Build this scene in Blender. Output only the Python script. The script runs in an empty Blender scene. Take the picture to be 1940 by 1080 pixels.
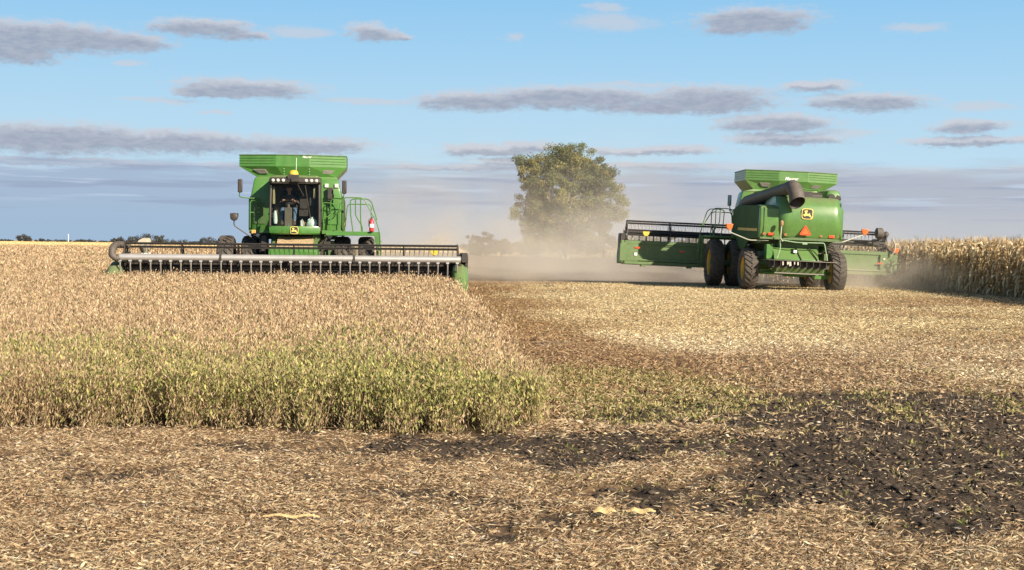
import bpy, math, random
import numpy as np
from mathutils import Vector, Matrix
rng = np.random.default_rng(7)
random.seed(7)
R = math.radians
scene = bpy.context.scene
C = scene.collection

# ------------------------------------------------------------------ camera, sky, sun, exposure
F_PX, CAM_H, PITCH, ROLL = 2700.0, 1.6, 1.59, 0.65
cam_d = bpy.data.cameras.new("camera")
cam = bpy.data.objects.new("camera", cam_d)
C.objects.link(cam)
cam_d.sensor_width = 36.0
cam_d.lens = 36.0 * F_PX / 1940.0
cam_d.clip_end = 30000
cam_d.clip_start = 0.05
cam.location = (0, 0, CAM_H)
CAM_R = Matrix.Rotation(R(90 - PITCH), 3, 'X') @ Matrix.Rotation(R(ROLL), 3, 'Z')
cam.rotation_euler = CAM_R.to_euler()
scene.camera = cam

def pix_dir(px, py):
    """direction through a pixel of the 1940 x 1080 photograph"""
    v = CAM_R @ Vector(((px - 970) / F_PX, (540 - py) / F_PX, -1))
    return v.normalized()

SUN_AZ, SUN_EL = 42.0, 27.5      # sun stands behind the camera, to the right
sun_vec = Vector((math.sin(R(180 - SUN_AZ)) * math.cos(R(SUN_EL)), math.cos(R(180 - SUN_AZ)) * math.cos(R(SUN_EL)), math.sin(R(SUN_EL))))
sl = bpy.data.lights.new("sun", 'SUN')
sl.energy = 5.0
sl.angle = R(0.5)
sl.color = (1.0, 0.87, 0.70)
so = bpy.data.objects.new("sun", sl)
C.objects.link(so)
so.rotation_euler = sun_vec.to_track_quat('Z', 'Y').to_euler()
so.location = (0, -20, 40)

world = bpy.data.worlds.new("World")
scene.world = world
world.use_nodes = True
wt = world.node_tree
wt.nodes.clear()
WN, WL = wt.nodes, wt.links
def wnode(t, **kw):
    n = WN.new(t)
    for k, v in kw.items():
        setattr(n, k, v)
    return n
def wmath(op, a, b=None, c=None, clamp=False):
    n = wnode('ShaderNodeMath', operation=op, use_clamp=clamp)
    for i, v in enumerate((a, b, c)):
        if v is None: continue
        if isinstance(v, (int, float)): n.inputs[i].default_value = v
        else: WL.new(v, n.inputs[i])
    return n.outputs[0]
def wmaprange(v, a, b, c=0.0, d=1.0, smooth=True):
    n = wnode('ShaderNodeMapRange')
    n.interpolation_type = 'SMOOTHSTEP' if smooth else 'LINEAR'
    WL.new(v, n.inputs['Value'])
    for k, x in zip(('From Min', 'From Max', 'To Min', 'To Max'), (a, b, c, d)): n.inputs[k].default_value = x
    return n.outputs[0]
def wmix(f, a, b):
    n = wnode('ShaderNodeMix', data_type='RGBA')
    if isinstance(f, (int, float)): n.inputs[0].default_value = f
    else: WL.new(f, n.inputs[0])
    for i, v in ((6, a), (7, b)):
        if isinstance(v, tuple): n.inputs[i].default_value = (*v, 1)
        else: WL.new(v, n.inputs[i])
    return n.outputs[2]
def srgb(r, g, b):
    return tuple(((c / 255) / 12.92 if c / 255 <= 0.04045 else ((c / 255 + 0.055) / 1.055) ** 2.4) for c in (r, g, b))
sky = wnode('ShaderNodeTexSky')
sky.sky_type = 'NISHITA'
sky.sun_disc = False
sky.sun_elevation = R(SUN_EL)
sky.sun_rotation = math.atan2(sun_vec.x, sun_vec.y)
sky.air_density = 1.0
sky.dust_density = 1.0
sky.ozone_density = 1.5
tc = wnode('ShaderNodeTexCoord')
sep = wnode('ShaderNodeSeparateXYZ')
WL.new(tc.outputs['Generated'], sep.inputs[0])
az = wmath('ARCTAN2', sep.outputs[0], sep.outputs[1])
el = wmath('ARCSINE', sep.outputs[2])
DEG = 180 / math.pi
azd = wmath('MULTIPLY', az, DEG)
eld = wmath('MULTIPLY', el, DEG)
comb = wnode('ShaderNodeCombineXYZ')
WL.new(azd, comb.inputs[0]); WL.new(eld, comb.inputs[1])
def wnoise(scale_vec, scale, detail=5, rough=0.55, w=0.0):
    m = wnode('ShaderNodeVectorMath', operation='MULTIPLY_ADD')
    WL.new(comb.outputs[0], m.inputs[0]); m.inputs[1].default_value = scale_vec; m.inputs[2].default_value = (w, w * 1.7, 0)
    n = wnode('ShaderNodeTexNoise'); n.inputs['Scale'].default_value = scale; n.inputs['Detail'].default_value = detail
    n.inputs['Roughness'].default_value = rough
    WL.new(m.outputs[0], n.inputs['Vector'])
    return n
def ramp(v, stops):
    n = wnode('ShaderNodeValToRGB')
    r = n.color_ramp
    r.interpolation = 'B_SPLINE'
    while len(r.elements) > 1: r.elements.remove(r.elements[-1])
    r.elements[0].position = stops[0][0]; r.elements[0].color = (*srgb(*stops[0][1]), 1)
    for p, c in stops[1:]:
        e = r.elements.new(p); e.color = (*srgb(*c), 1)
    WL.new(v, n.inputs[0])
    return n.outputs[0]
# clear sky by elevation (degrees / 14)
eln = wmath('DIVIDE', eld, 14.0)
clear = ramp(eln, [(0.0, (196, 218, 232)), (0.18, (192, 222, 240)), (0.32, (186, 220, 241)), (0.5, (168, 212, 242)), (0.7, (146, 201, 240)), (0.9, (131, 190, 237)), (1.0, (112, 176, 232))])
# one warped field of cloud coordinates, and the clouds one by one
nA = wnoise((1, 2.6, 1), 0.55, 6, 0.6, 3.0)
nB = wnoise((1, 2.2, 1), 2.2, 5, 0.6, 9.0)
wsub = wnode('ShaderNodeVectorMath', operation='SUBTRACT'); WL.new(nA.outputs['Color'], wsub.inputs[0]); wsub.inputs[1].default_value = (0.5, 0.5, 0.5)
wsc = wnode('ShaderNodeVectorMath', operation='MULTIPLY'); WL.new(wsub.outputs[0], wsc.inputs[0]); wsc.inputs[1].default_value = (2.6, 0.46, 0)
wsub2 = wnode('ShaderNodeVectorMath', operation='SUBTRACT'); WL.new(nB.outputs['Color'], wsub2.inputs[0]); wsub2.inputs[1].default_value = (0.5, 0.5, 0.5)
wsc2 = wnode('ShaderNodeVectorMath', operation='MULTIPLY'); WL.new(wsub2.outputs[0], wsc2.inputs[0]); wsc2.inputs[1].default_value = (0.7, 0.26, 0)
wadd = wnode('ShaderNodeVectorMath', operation='ADD'); WL.new(wsc.outputs[0], wadd.inputs[0]); WL.new(wsc2.outputs[0], wadd.inputs[1])
nF = wnoise((1, 1.6, 1), 5.5, 4, 0.6, 5.0)
wsub3 = wnode('ShaderNodeVectorMath', operation='SUBTRACT'); WL.new(nF.outputs['Color'], wsub3.inputs[0]); wsub3.inputs[1].default_value = (0.5, 0.5, 0.5)
wsc3 = wnode('ShaderNodeVectorMath', operation='MULTIPLY'); WL.new(wsub3.outputs[0], wsc3.inputs[0]); wsc3.inputs[1].default_value = (0.26, 0.17, 0)
wadd2 = wnode('ShaderNodeVectorMath', operation='ADD'); WL.new(wadd.outputs[0], wadd2.inputs[0]); WL.new(wsc3.outputs[0], wadd2.inputs[1])
warp = wnode('ShaderNodeVectorMath', operation='ADD'); WL.new(comb.outputs[0], warp.inputs[0]); WL.new(wadd2.outputs[0], warp.inputs[1])
def cloud_union(lst, up=0.0):
    """lst: centre and half axes in photograph pixels, converted to fixed sky directions; returns (mask field, height inside the cloud)"""
    best = None
    for cx, cy, rx, ry in lst:
        d = pix_dir(cx, cy)
        a, e = math.degrees(math.atan2(d.x, d.y)), math.degrees(math.asin(d.z))
        k = DEG / F_PX
        m = wnode('ShaderNodeVectorMath', operation='MULTIPLY_ADD')
        WL.new(warp.outputs[0], m.inputs[0])
        e -= up; sx, sy = 1 / (rx * 1.10 * k), 1 / (ry * 1.12 * k)
        m.inputs[1].default_value = (sx, sy, 0); m.inputs[2].default_value = (-a * sx, -e * sy, 0)
        # flat base: stretch what lies below the centre
        ln = wnode('ShaderNodeVectorMath', operation='LENGTH'); WL.new(m.outputs[0], ln.inputs[0])
        v = ln.outputs['Value']
        best = v if best is None else wmath('SMOOTH_MIN', best, v, 0.25)
    return best
STRONG = [(90, 70, 210, 30), (20, 98, 95, 22), (250, 78, 75, 20), (385, 50, 100, 18), (450, 66, 60, 12), (700, 60, 52, 19), (742, 68, 36, 10),
    (1430, 38, 125, 27), (1390, 52, 70, 16), (470, 168, 150, 21), (390, 174, 75, 11),
    (900, 192, 130, 22), (1090, 186, 220, 24), (1330, 188, 160, 30), (1250, 205, 130, 14), (1640, 192, 125, 19), (1540, 163, 85, 10),
    (1470, 233, 125, 18), (1490, 262, 130, 13), (1830, 238, 75, 15), (1840, 266, 130, 10),
    (110, 262, 220, 32), (330, 268, 250, 23), (580, 276, 145, 17), (920, 284, 100, 12), (1000, 278, 60, 12), (1230, 285, 155, 10), (950, 306, 60, 9), (150, 308, 260, 9), (430, 314, 130, 7), (860, 318, 220, 7), (1240, 314, 160, 7)]
strong = cloud_union(STRONG)
strong_up = cloud_union(STRONG, 0.20)
faint = cloud_union([(565, 61, 66, 13), (970, 70, 30, 8), (1150, 14, 45, 11), (1160, 42, 90, 18), (1740, 52, 52, 11), (1860, 200, 75, 10), (250, 121, 24, 6), (408, 213, 24, 5), (1600, 250, 60, 10),
    (1420, 318, 260, 10), (1700, 330, 260, 14), (1930, 322, 60, 12), (700, 190, 110, 7), (1180, 160, 120, 6), (300, 190, 90, 5)])
nH = wnoise((1, 2.4, 1), 1.9, 7, 0.68, 27.0)
strong = wmath('ADD', strong, wmath('MULTIPLY', wmath('SUBTRACT', nH.outputs['Fac'], 0.48), 1.1))
mS = wmath('MULTIPLY', wmaprange(strong, 1.12, 0.50), 0.92)
mU = wmaprange(strong_up, 1.10, 0.45)
mF = wmath('MULTIPLY', wmaprange(faint, 1.1, 0.35), 0.62)
# other clouds all round, away from the photograph's part of the sky
nW = wnoise((0.35, 1.3, 1), 0.16, 7, 0.6, 21.0)
away = wmath('MAXIMUM', wmaprange(wmath('ABSOLUTE', azd), 24, 32), wmaprange(eld, 12, 16))
mW = wmath('MULTIPLY', wmath('MULTIPLY', wmaprange(nW.outputs['Fac'], 0.53, 0.66), away), 0.7)
mask = wmath('MAXIMUM', wmath('MAXIMUM', mS, mF), mW)
nC = wnoise((1, 3.0, 1), 1.6, 7, 0.66, 14.0)
cdark = wmix(wmaprange(nC.outputs['Fac'], 0.36, 0.64), srgb(158, 167, 186), srgb(174, 181, 196))
ccol = wmix(wmath('MULTIPLY', wmath('SUBTRACT', 1.0, mU), 0.85), cdark, srgb(212, 214, 222))
clear2 = wmix(mask, clear, ccol)
# low stratus bank along the horizon, banded
nD = wnoise((0.5, 5.0, 1), 0.6, 6, 0.55, 33.0)
edge = wmath('ADD', eld, wmath('MULTIPLY', wmath('SUBTRACT', nD.outputs['Fac'], 0.5), 1.5))
bank = wmath('MULTIPLY', wmaprange(edge, 3.55, 2.55), 0.95)
side = wmaprange(azd, -12, 6)
lowc = wmix(side, srgb(162, 187, 214), srgb(190, 195, 203))
lowm = wmix(side, srgb(166, 186, 210), srgb(178, 185, 200))
lowb = wmix(wmaprange(eld, 0.3, 2.4), lowc, lowm)
nE = wnoise((0.22, 4.2, 1), 0.8, 5, 0.5, 41.0)
streak = wmath('MULTIPLY', wmath('MULTIPLY', wmaprange(nE.outputs['Fac'], 0.54, 0.66), wmaprange(eld, 1.2, 2.0)), 0.8)
nG = wnoise((0.16, 3.4, 1), 0.9, 4, 0.5, 71.0)
dk = wmath('MULTIPLY', wmath('MULTIPLY', wmaprange(nG.outputs['Fac'], 0.50, 0.62), wmaprange(eld, 0.8, 1.8)), 0.65)
lowb = wmix(dk, lowb, srgb(150, 163, 190))
lowb = wmix(streak, lowb, srgb(194, 210, 230))
photo_sky = wmix(bank, clear2, lowb)
bgN = wnode('ShaderNodeBackground'); WL.new(sky.outputs[0], bgN.inputs[0]); bgN.inputs[1].default_value = 0.045
bgP = wnode('ShaderNodeBackground'); WL.new(photo_sky, bgP.inputs[0]); bgP.inputs[1].default_value = 0.59
mixs = wnode('ShaderNodeMixShader')
WL.new(wmaprange(eld, 13, 30), mixs.inputs[0]); WL.new(bgP.outputs[0], mixs.inputs[1]); WL.new(bgN.outputs[0], mixs.inputs[2])
wout = wnode('ShaderNodeOutputWorld'); WL.new(mixs.outputs[0], wout.inputs[0])
scene.view_settings.view_transform = 'Standard'
scene.view_settings.look = 'None'
scene.view_settings.exposure = 0.76
scene.view_settings.gamma = 1.0
scene.cycles.volume_bounces = 1
scene.cycles.max_bounces = 6
scene.cycles.diffuse_bounces = 2
scene.cycles.transparent_max_bounces = 12
scene.cycles.volume_step_rate = 2.0
scene.cycles.volume_max_steps = 64
scene.cycles.use_denoising = True
scene.cycles.denoising_prefilter = 'ACCURATE'
scene.cycles.use_adaptive_sampling = False
scene.cycles.sample_clamp_indirect = 4.0

# ------------------------------------------------------------------ helpers
def tag(o, label=None, cat=None, group=None, kind=None):
    if label: o["label"] = label
    if cat: o["category"] = cat
    if group: o["group"] = group
    if kind: o["kind"] = kind
    return o

def empty(name, loc=(0, 0, 0), rot=(0, 0, 0)):
    o = bpy.data.objects.new(name, None)
    o.empty_display_size = 0.3
    o.location = loc; o.rotation_euler = rot
    C.objects.link(o)
    return o

class MB:
    """collects geometry and links it as ONE mesh object"""
    def __init__(self): self.v, self.f, self.mi, self.m = [], [], [], 0
    def add(self, vs, fs):
        b = len(self.v)
        self.v += [tuple(p) for p in vs]
        self.f += [tuple(b + i for i in f) for f in fs]
        self.mi += [self.m] * len(fs)
        return self
    def mat(self, i): self.m = i; return self
    def box(self, x0, x1, y0, y1, z0, z1, M=None):
        vs = [Vector((x, y, z)) for x in (x0, x1) for y in (y0, y1) for z in (z0, z1)]
        if M: vs = [M @ v for v in vs]
        return self.add(vs, [(0, 1, 3, 2), (4, 6, 7, 5), (0, 4, 5, 1), (2, 3, 7, 6), (0, 2, 6, 4), (1, 5, 7, 3)])
    def cbox(self, c, s, rot=(0, 0, 0)):
        M = Matrix.Translation(c) @ (Matrix.Rotation(rot[2], 4, 'Z') @ Matrix.Rotation(rot[1], 4, 'Y') @ Matrix.Rotation(rot[0], 4, 'X'))
        return self.box(-s[0] / 2, s[0] / 2, -s[1] / 2, s[1] / 2, -s[2] / 2, s[2] / 2, M)
    def prism(self, poly, axis, a, b):
        """poly in the two other axes, extruded a..b along axis (0 x, 1 y, 2 z)"""
        def P(u, w, t):
            return {0: (t, u, w), 1: (u, t, w), 2: (u, w, t)}[axis]
        n = len(poly)
        vs = [P(u, w, a) for u, w in poly] + [P(u, w, b) for u, w in poly]
        fs = [tuple(range(n)), tuple(range(2 * n - 1, n - 1, -1))] + [(i, n + i, n + (i + 1) % n, (i + 1) % n) for i in range(n)]
        return self.add(vs, fs)
    def tube(self, pts, r, n=8, closed=False, smooth=0):
        pts = [Vector(p) for p in pts]
        if smooth and len(pts) > 2:
            q = [pts[0]]
            for i in range(1, len(pts) - 1):
                a, b, c = pts[i - 1], pts[i], pts[i + 1]
                s = min((a - b).length, (c - b).length) * 0.42
                s = min(s, smooth)
                p0 = b + (a - b).normalized() * s; p2 = b + (c - b).normalized() * s
                for k in range(5):
                    t = k / 4
                    q.append(p0 * (1 - t) ** 2 + b * 2 * t * (1 - t) + p2 * t * t)
            q.append(pts[-1]); pts = q
        rs = r if isinstance(r, (list, tuple)) else [r] * len(pts)
        if len(rs) != len(pts): rs = [rs[0] + (rs[-1] - rs[0]) * i / (len(pts) - 1) for i in range(len(pts))]
        vs, prev = [], None
        for i, p in enumerate(pts):
            d = (pts[min(i + 1, len(pts) - 1)] - pts[max(i - 1, 0)]).normalized()
            if prev is None:
                u = d.cross(Vector((0, 0, 1)))
                if u.length < 0.05: u = d.cross(Vector((1, 0, 0)))
                u.normalize()
            else:
                u = (prev - d * prev.dot(d)).normalized()
            prev = u
            w = d.cross(u)
            for k in range(n):
                a = 2 * math.pi * k / n
                vs.append(p + (u * math.cos(a) + w * math.sin(a)) * rs[i])
        fs = []
        for i in range(len(pts) - 1):
            for k in range(n):
                a, b = i * n + k, i * n + (k + 1) % n
                fs.append((a, b, b + n, a + n))
        fs += [tuple(range(n - 1, -1, -1)), tuple((len(pts) - 1) * n + k for k in range(n))]
        return self.add(vs, fs)
    def lathe(self, prof, c, axis=0, n=24, cap=True):
        """prof: (t along axis, radius)"""
        vs = []
        for t, r in prof:
            for k in range(n):
                a = 2 * math.pi * k / n
                q = [r * math.cos(a), r * math.sin(a)]
                p = {0: (t, q[0], q[1]), 1: (q[0], t, q[1]), 2: (q[0], q[1], t)}[axis]
                vs.append((p[0] + c[0], p[1] + c[1], p[2] + c[2]))
        fs = []
        for i in range(len(prof) - 1):
            for k in range(n):
                a, b = i * n + k, i * n + (k + 1) % n
                fs.append((a, b, b + n, a + n))
        if cap: fs += [tuple(range(n)), tuple((len(prof) - 1) * n + k for k in range(n))]
        return self.add(vs, fs)
    def loft(self, secs, cap=True, closed=True):
        n = len(secs[0]); vs = [p for s in secs for p in s]; fs = []
        for i in range(len(secs) - 1):
            for k in range(n if closed else n - 1):
                a, b = i * n + k, i * n + (k + 1) % n
                fs.append((a, b, b + n, a + n))
        if cap: fs += [tuple(range(n)), tuple((len(secs) - 1) * n + k for k in range(n))]
        return self.add(vs, fs)
    def ball(self, c, r, n=12, m=8):
        rr = r if isinstance(r, (tuple, list)) else (r, r, r)
        secs = []
        for j in range(m + 1):
            t = -math.pi / 2 + math.pi * j / m
            ct = max(math.cos(t), 1e-3)
            secs.append([(c[0] + rr[0] * ct * math.cos(2 * math.pi * k / n), c[1] + rr[1] * ct * math.sin(2 * math.pi * k / n), c[2] + rr[2] * math.sin(t)) for k in range(n)])
        return self.loft(secs)
    def pieces(self):
        """groups of loose islands that stand well apart: each becomes a part of its own"""
        n = len(self.v); p = list(range(n))
        def find(i):
            while p[i] != i: p[i] = p[p[i]]; i = p[i]
            return i
        for f in self.f:
            a = find(f[0])
            for i in f[1:]: p[find(i)] = a
        V = np.array(self.v); roots = np.array([find(i) for i in range(n)])
        ids, inv = np.unique(roots, return_inverse=True); k = len(ids)
        if k < 2 or k > 900: return [self]
        lo = np.full((k, 3), np.inf); hi = np.full((k, 3), -np.inf)
        np.minimum.at(lo, inv, V); np.maximum.at(hi, inv, V)
        size = (hi - lo).max(1)
        gap = np.maximum(0, np.maximum(lo[:, None] - hi[None], lo[None] - hi[:, None]))
        near = np.sqrt((gap ** 2).sum(2)) <= np.maximum(.02, .5 * np.maximum(size[:, None], size[None])) * .98
        grp = list(range(k))
        def fg(i):
            while grp[i] != i: grp[i] = grp[grp[i]]; i = grp[i]
            return i
        for a, b in zip(*np.nonzero(np.triu(near, 1))): grp[fg(a)] = fg(b)
        g = np.array([fg(i) for i in range(k)])[inv]
        if len(set(g)) == 1: return [self]
        out = []
        for q in sorted(set(g)):
            m = MB(); mp = {}
            for f, mi in zip(self.f, self.mi):
                if g[f[0]] != q: continue
                for i in f:
                    if i not in mp: mp[i] = len(m.v); m.v.append(self.v[i])
                m.f.append(tuple(mp[i] for i in f)); m.mi.append(mi)
            out.append(m)
        return out
    def build(self, name, mats, parent=None, bevel=0, smooth=True, angle=38):
        if parent:
            ps = self.pieces()
            if len(ps) > 1:
                return [q.build_one(name, mats, parent, bevel, smooth, angle) for q in ps][0]
        return self.build_one(name, mats, parent, bevel, smooth, angle)
    def build_one(self, name, mats, parent=None, bevel=0, smooth=True, angle=38):
        me = bpy.data.meshes.new(name)
        me.from_pydata(self.v, [], self.f)
        import bmesh
        bm = bmesh.new(); bm.from_mesh(me)
        bmesh.ops.recalc_face_normals(bm, faces=bm.faces)
        bm.to_mesh(me); bm.free()
        if not isinstance(mats, (list, tuple)): mats = [mats]
        for m in mats: me.materials.append(m)
        if len(mats) > 1: me.polygons.foreach_set('material_index', self.mi)
        if smooth:
            me.polygons.foreach_set('use_smooth', [True] * len(me.polygons))
            me.set_sharp_from_angle(angle=R(angle))
        o = bpy.data.objects.new(name, me)
        C.objects.link(o)
        if parent: o.parent = parent
        if bevel:
            b = o.modifiers.new('bevel', 'BEVEL'); b.width = bevel; b.segments = 2; b.limit_method = 'ANGLE'; b.angle_limit = R(40)
            b.use_clamp_overlap = True
        return o

def rrect(x0, x1, y0, y1, z, r, n=4, f=None):
    pts = []
    for cx, cy, a0 in ((x1 - r, y1 - r, 0), (x0 + r, y1 - r, 90), (x0 + r, y0 + r, 180), (x1 - r, y0 + r, 270)):
        for k in range(n + 1):
            a = R(a0 + 90 * k / n)
            pts.append((cx + r * math.cos(a), cy + r * math.sin(a), z))
    return pts

# ------------------------------------------------------------------ materials
class NT:
    def __init__(self, name):
        self.m = bpy.data.materials.new(name); self.m.use_nodes = True
        self.t = self.m.node_tree; self.t.nodes.clear()
        self.out = self.n('ShaderNodeOutputMaterial')
    def n(self, t, **kw):
        x = self.t.nodes.new(t)
        for k, v in kw.items(): setattr(x, k, v)
        return x
    def l(self, a, b): self.t.links.new(a, b)
    def noise(self, scale, detail=4, rough=0.6, vec=None, dist=0.0):
        x = self.n('ShaderNodeTexNoise'); x.inputs['Scale'].default_value = scale; x.inputs['Detail'].default_value = detail
        x.inputs['Roughness'].default_value = rough; x.inputs['Distortion'].default_value = dist
        if vec is not None: self.l(vec, x.inputs['Vector'])
        return x
    def mr(self, v, a, b, c=0.0, d=1.0):
        x = self.n('ShaderNodeMapRange'); self.l(v, x.inputs['Value'])
        for k, q in zip(('From Min', 'From Max', 'To Min', 'To Max'), (a, b, c, d)): x.inputs[k].default_value = q
        return x.outputs[0]
    def mix(self, f, a, b, mode='MIX'):
        x = self.n('ShaderNodeMix', data_type='RGBA'); x.blend_type = mode
        if isinstance(f, (int, float)): x.inputs[0].default_value = f
        else: self.l(f, x.inputs[0])
        for i, v in ((6, a), (7, b)):
            if isinstance(v, tuple): x.inputs[i].default_value = (*v[:3], 1)
            else: self.l(v, x.inputs[i])
        return x.outputs[2]
    def math(self, op, a, b=None, clamp=False):
        x = self.n('ShaderNodeMath', operation=op, use_clamp=clamp)
        for i, v in enumerate((a, b)):
            if v is None: continue
            if isinstance(v, (int, float)): x.inputs[i].default_value = v
            else: self.l(v, x.inputs[i])
        return x.outputs[0]

def surf(name, base, rough=0.5, metal=0.0, var=0.15, scale=3.0, dust=0.0, dustcol=(0.34, 0.27, 0.18), coat=0.0, bump=0.0, bscale=60, spec=0.5, updust=0.0):
    """painted or worn surface: mottled base colour, dust film in patches (more on what faces up), small bump"""
    k = NT(name)
    b = k.n('ShaderNodeBsdfPrincipled')
    tcn = k.n('ShaderNodeTexCoord')
    n1 = k.noise(scale, 5, 0.6, tcn.outputs['Object'])
    dark = tuple(c * (1 - var) for c in base); lite = tuple(min(1, c * (1 + var)) for c in base)
    col = k.mix(k.mr(n1.outputs['Fac'], 0.3, 0.7), dark, lite)
    if dust or updust:
        n2 = k.noise(scale * 2.3, 6, 0.7, tcn.outputs['Object'])
        f = k.mr(n2.outputs['Fac'], 0.35, 0.75, dust * 0.4, dust * 1.4)
        if updust:
            g = k.n('ShaderNodeNewGeometry'); s = k.n('ShaderNodeSeparateXYZ'); k.l(g.outputs['Normal'], s.inputs[0])
            up = k.mr(s.outputs[2], 0.3, 0.9, 0.0, updust)
            f = k.math('MAXIMUM', f, k.math('MULTIPLY', up, k.mr(n2.outputs['Fac'], 0.2, 0.6, 0.6, 1.0)))
        f = k.math('MINIMUM', f, 1.0)
        col = k.mix(f, col, dustcol)
        r = k.n('ShaderNodeMix'); k.l(f, r.inputs[0]); r.inputs[2].default_value = rough; r.inputs[3].default_value = 0.85
        k.l(r.outputs[0], b.inputs['Roughness'])
    else:
        b.inputs['Roughness'].default_value = rough
    k.l(col, b.inputs['Base Color'])
    b.inputs['Metallic'].default_value = metal
    b.inputs['Coat Weight'].default_value = coat
    b.inputs['Coat Roughness'].default_value = 0.12
    b.inputs['Specular IOR Level'].default_value = spec
    if bump:
        n3 = k.noise(bscale, 3, 0.6, tcn.outputs['Object'])
        bp = k.n('ShaderNodeBump'); bp.inputs['Strength'].default_value = bump; bp.inputs['Distance'].default_value = 0.02
        k.l(n3.outputs['Fac'], bp.inputs['Height']); k.l(bp.outputs[0], b.inputs['Normal'])
    k.l(b.outputs[0], k.out.inputs[0])
    return k.m

GREEN = surf('green_paint', (0.036, 0.185, 0.016), 0.42, var=0.14, dust=0.13, coat=0.25, updust=0.45, bump=0.05, bscale=5)
GREEN2 = surf('green_paint_dusty', (0.062, 0.20, 0.030), 0.34, var=0.14, dust=0.16, coat=0.4, updust=0.45, bump=0.06, bscale=4)
SHADEDG = surf('shaded_green_paint', (0.030, 0.10, 0.022), 0.75, var=0.15, dust=0.15, spec=0.12)  # darker dull copy of the green, shade of the left side put into colour
DKGREEN = surf('green_frame_paint', (0.022, 0.12, 0.02), 0.5, var=0.2, dust=0.3, updust=0.6)
HEADG = surf('header_green_paint', (0.06, 0.17, 0.042), 0.45, var=0.12, dust=0.3, updust=0.5)
BLACK = surf('black_plastic', (0.016, 0.015, 0.016), 0.5, var=0.2, dust=0.10, updust=0.2)
REELM = surf('reel_steel', (0.014, 0.013, 0.014), 0.45, var=0.2, dust=0.05, updust=0.08)
RUBBER = surf('tyre_rubber', (0.030, 0.028, 0.026), 0.8, var=0.2, dust=0.55, dustcol=(0.15, 0.125, 0.10), updust=0.3, bump=0.2, bscale=20)
YELLOW = surf('yellow_paint', (0.75, 0.50, 0.03), 0.45, var=0.08, dust=0.2)
BADGEY = surf('badge_yellow', (0.80, 0.66, 0.16), 0.5, var=0.05)
STEEL = surf('galvanised_steel', (0.64, 0.62, 0.59), 0.30, metal=0.55, var=0.1, dust=0.12)
GREYM = surf('grey_metal', (0.24, 0.23, 0.22), 0.5, metal=0.3, var=0.15, dust=0.3)
AUGERM = surf('auger_grey', (0.075, 0.085, 0.065), 0.5, var=0.15, dust=0.25, updust=0.3)
HOSE = surf('ribbed_hose', (0.055, 0.052, 0.055), 0.6, var=0.2, dust=0.25)
CREAM = surf('cream_shell', (0.46, 0.41, 0.31), 0.5, var=0.1, dust=0.2)
CHAFF = surf('chaff', (0.5, 0.36, 0.2), 0.9, var=0.35, scale=14, bump=0.6, bscale=40)
RED = surf('red_paint', (0.55, 0.03, 0.03), 0.35, var=0.1)
ORANGE = surf('orange_lens', (0.85, 0.16, 0.035), 0.3, var=0.08)
AMBER = surf('amber_lens', (0.34, 0.14, 0.05), 0.3, var=0.1)
AMBERB = surf('bright_amber_lens', (0.80, 0.38, 0.10), 0.3, var=0.1)
REDREF = surf('red_reflector', (0.85, 0.085, 0.03), 0.3, var=0.08)
WHITE = surf('white_plastic', (0.8, 0.8, 0.76), 0.4, var=0.05)
LENS = surf('lamp_glass', (0.58, 0.57, 0.53), 0.15, var=0.06)
MIRROR = surf('mirror_glass', (0.5, 0.5, 0.5), 0.05, metal=1.0, var=0.02)
DENIM = surf('denim', (0.10, 0.17, 0.27), 0.9, var=0.2, scale=12)
JACKETM = surf('dark_cloth', (0.085, 0.075, 0.065), 0.9, var=0.2, scale=10)
SKIN = surf('skin', (0.48, 0.28, 0.20), 0.6, var=0.08)
SEATM = surf('seat_fabric', (0.05, 0.05, 0.045), 0.9, var=0.2)
CABIN = surf('cab_lining', (0.12, 0.11, 0.085), 0.8, var=0.2)
BAGM = surf('bag_plastic', (0.62, 0.78, 0.74), 0.35, var=0.12, scale=9, bump=0.5, bscale=25)
CARD = surf('cardboard', (0.40, 0.30, 0.18), 0.8, var=0.15)

def glass():
    k = NT('tinted_cab_glass')
    tr = k.n('ShaderNodeBsdfTransparent'); tr.inputs[0].default_value = (0.78, 0.80, 0.77, 1)
    gl = k.n('ShaderNodeBsdfGlossy'); gl.inputs['Roughness'].default_value = 0.03; gl.inputs[0].default_value = (1, 1, 1, 1)
    fr = k.n('ShaderNodeFresnel'); fr.inputs[0].default_value = 1.2
    mx = k.n('ShaderNodeMixShader')
    k.l(fr.outputs[0], mx.inputs[0]); k.l(tr.outputs[0], mx.inputs[1]); k.l(gl.outputs[0], mx.inputs[2])
    k.l(mx.outputs[0], k.out.inputs[0])
    return k.m
GLASS = glass()

def leafmat(name, transl=0.3, rough=0.7):
    k = NT(name)
    a = k.n('ShaderNodeAttribute'); a.attribute_name = 'Col'
    d = k.n('ShaderNodeBsdfPrincipled'); d.inputs['Roughness'].default_value = rough; d.inputs['Specular IOR Level'].default_value = 0.25
    t = k.n('ShaderNodeBsdfTranslucent')
    k.l(a.outputs['Color'], d.inputs['Base Color']); k.l(a.outputs['Color'], t.inputs[0])
    mx = k.n('ShaderNodeMixShader'); mx.inputs[0].default_value = transl
    k.l(d.outputs[0], mx.inputs[1]); k.l(t.outputs[0], mx.inputs[2]); k.l(mx.outputs[0], k.out.inputs[0])
    return k.m
LEAF = leafmat('dry_plant_matter', 0.22)
TREELEAF = leafmat('tree_leaf', 0.3)

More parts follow.
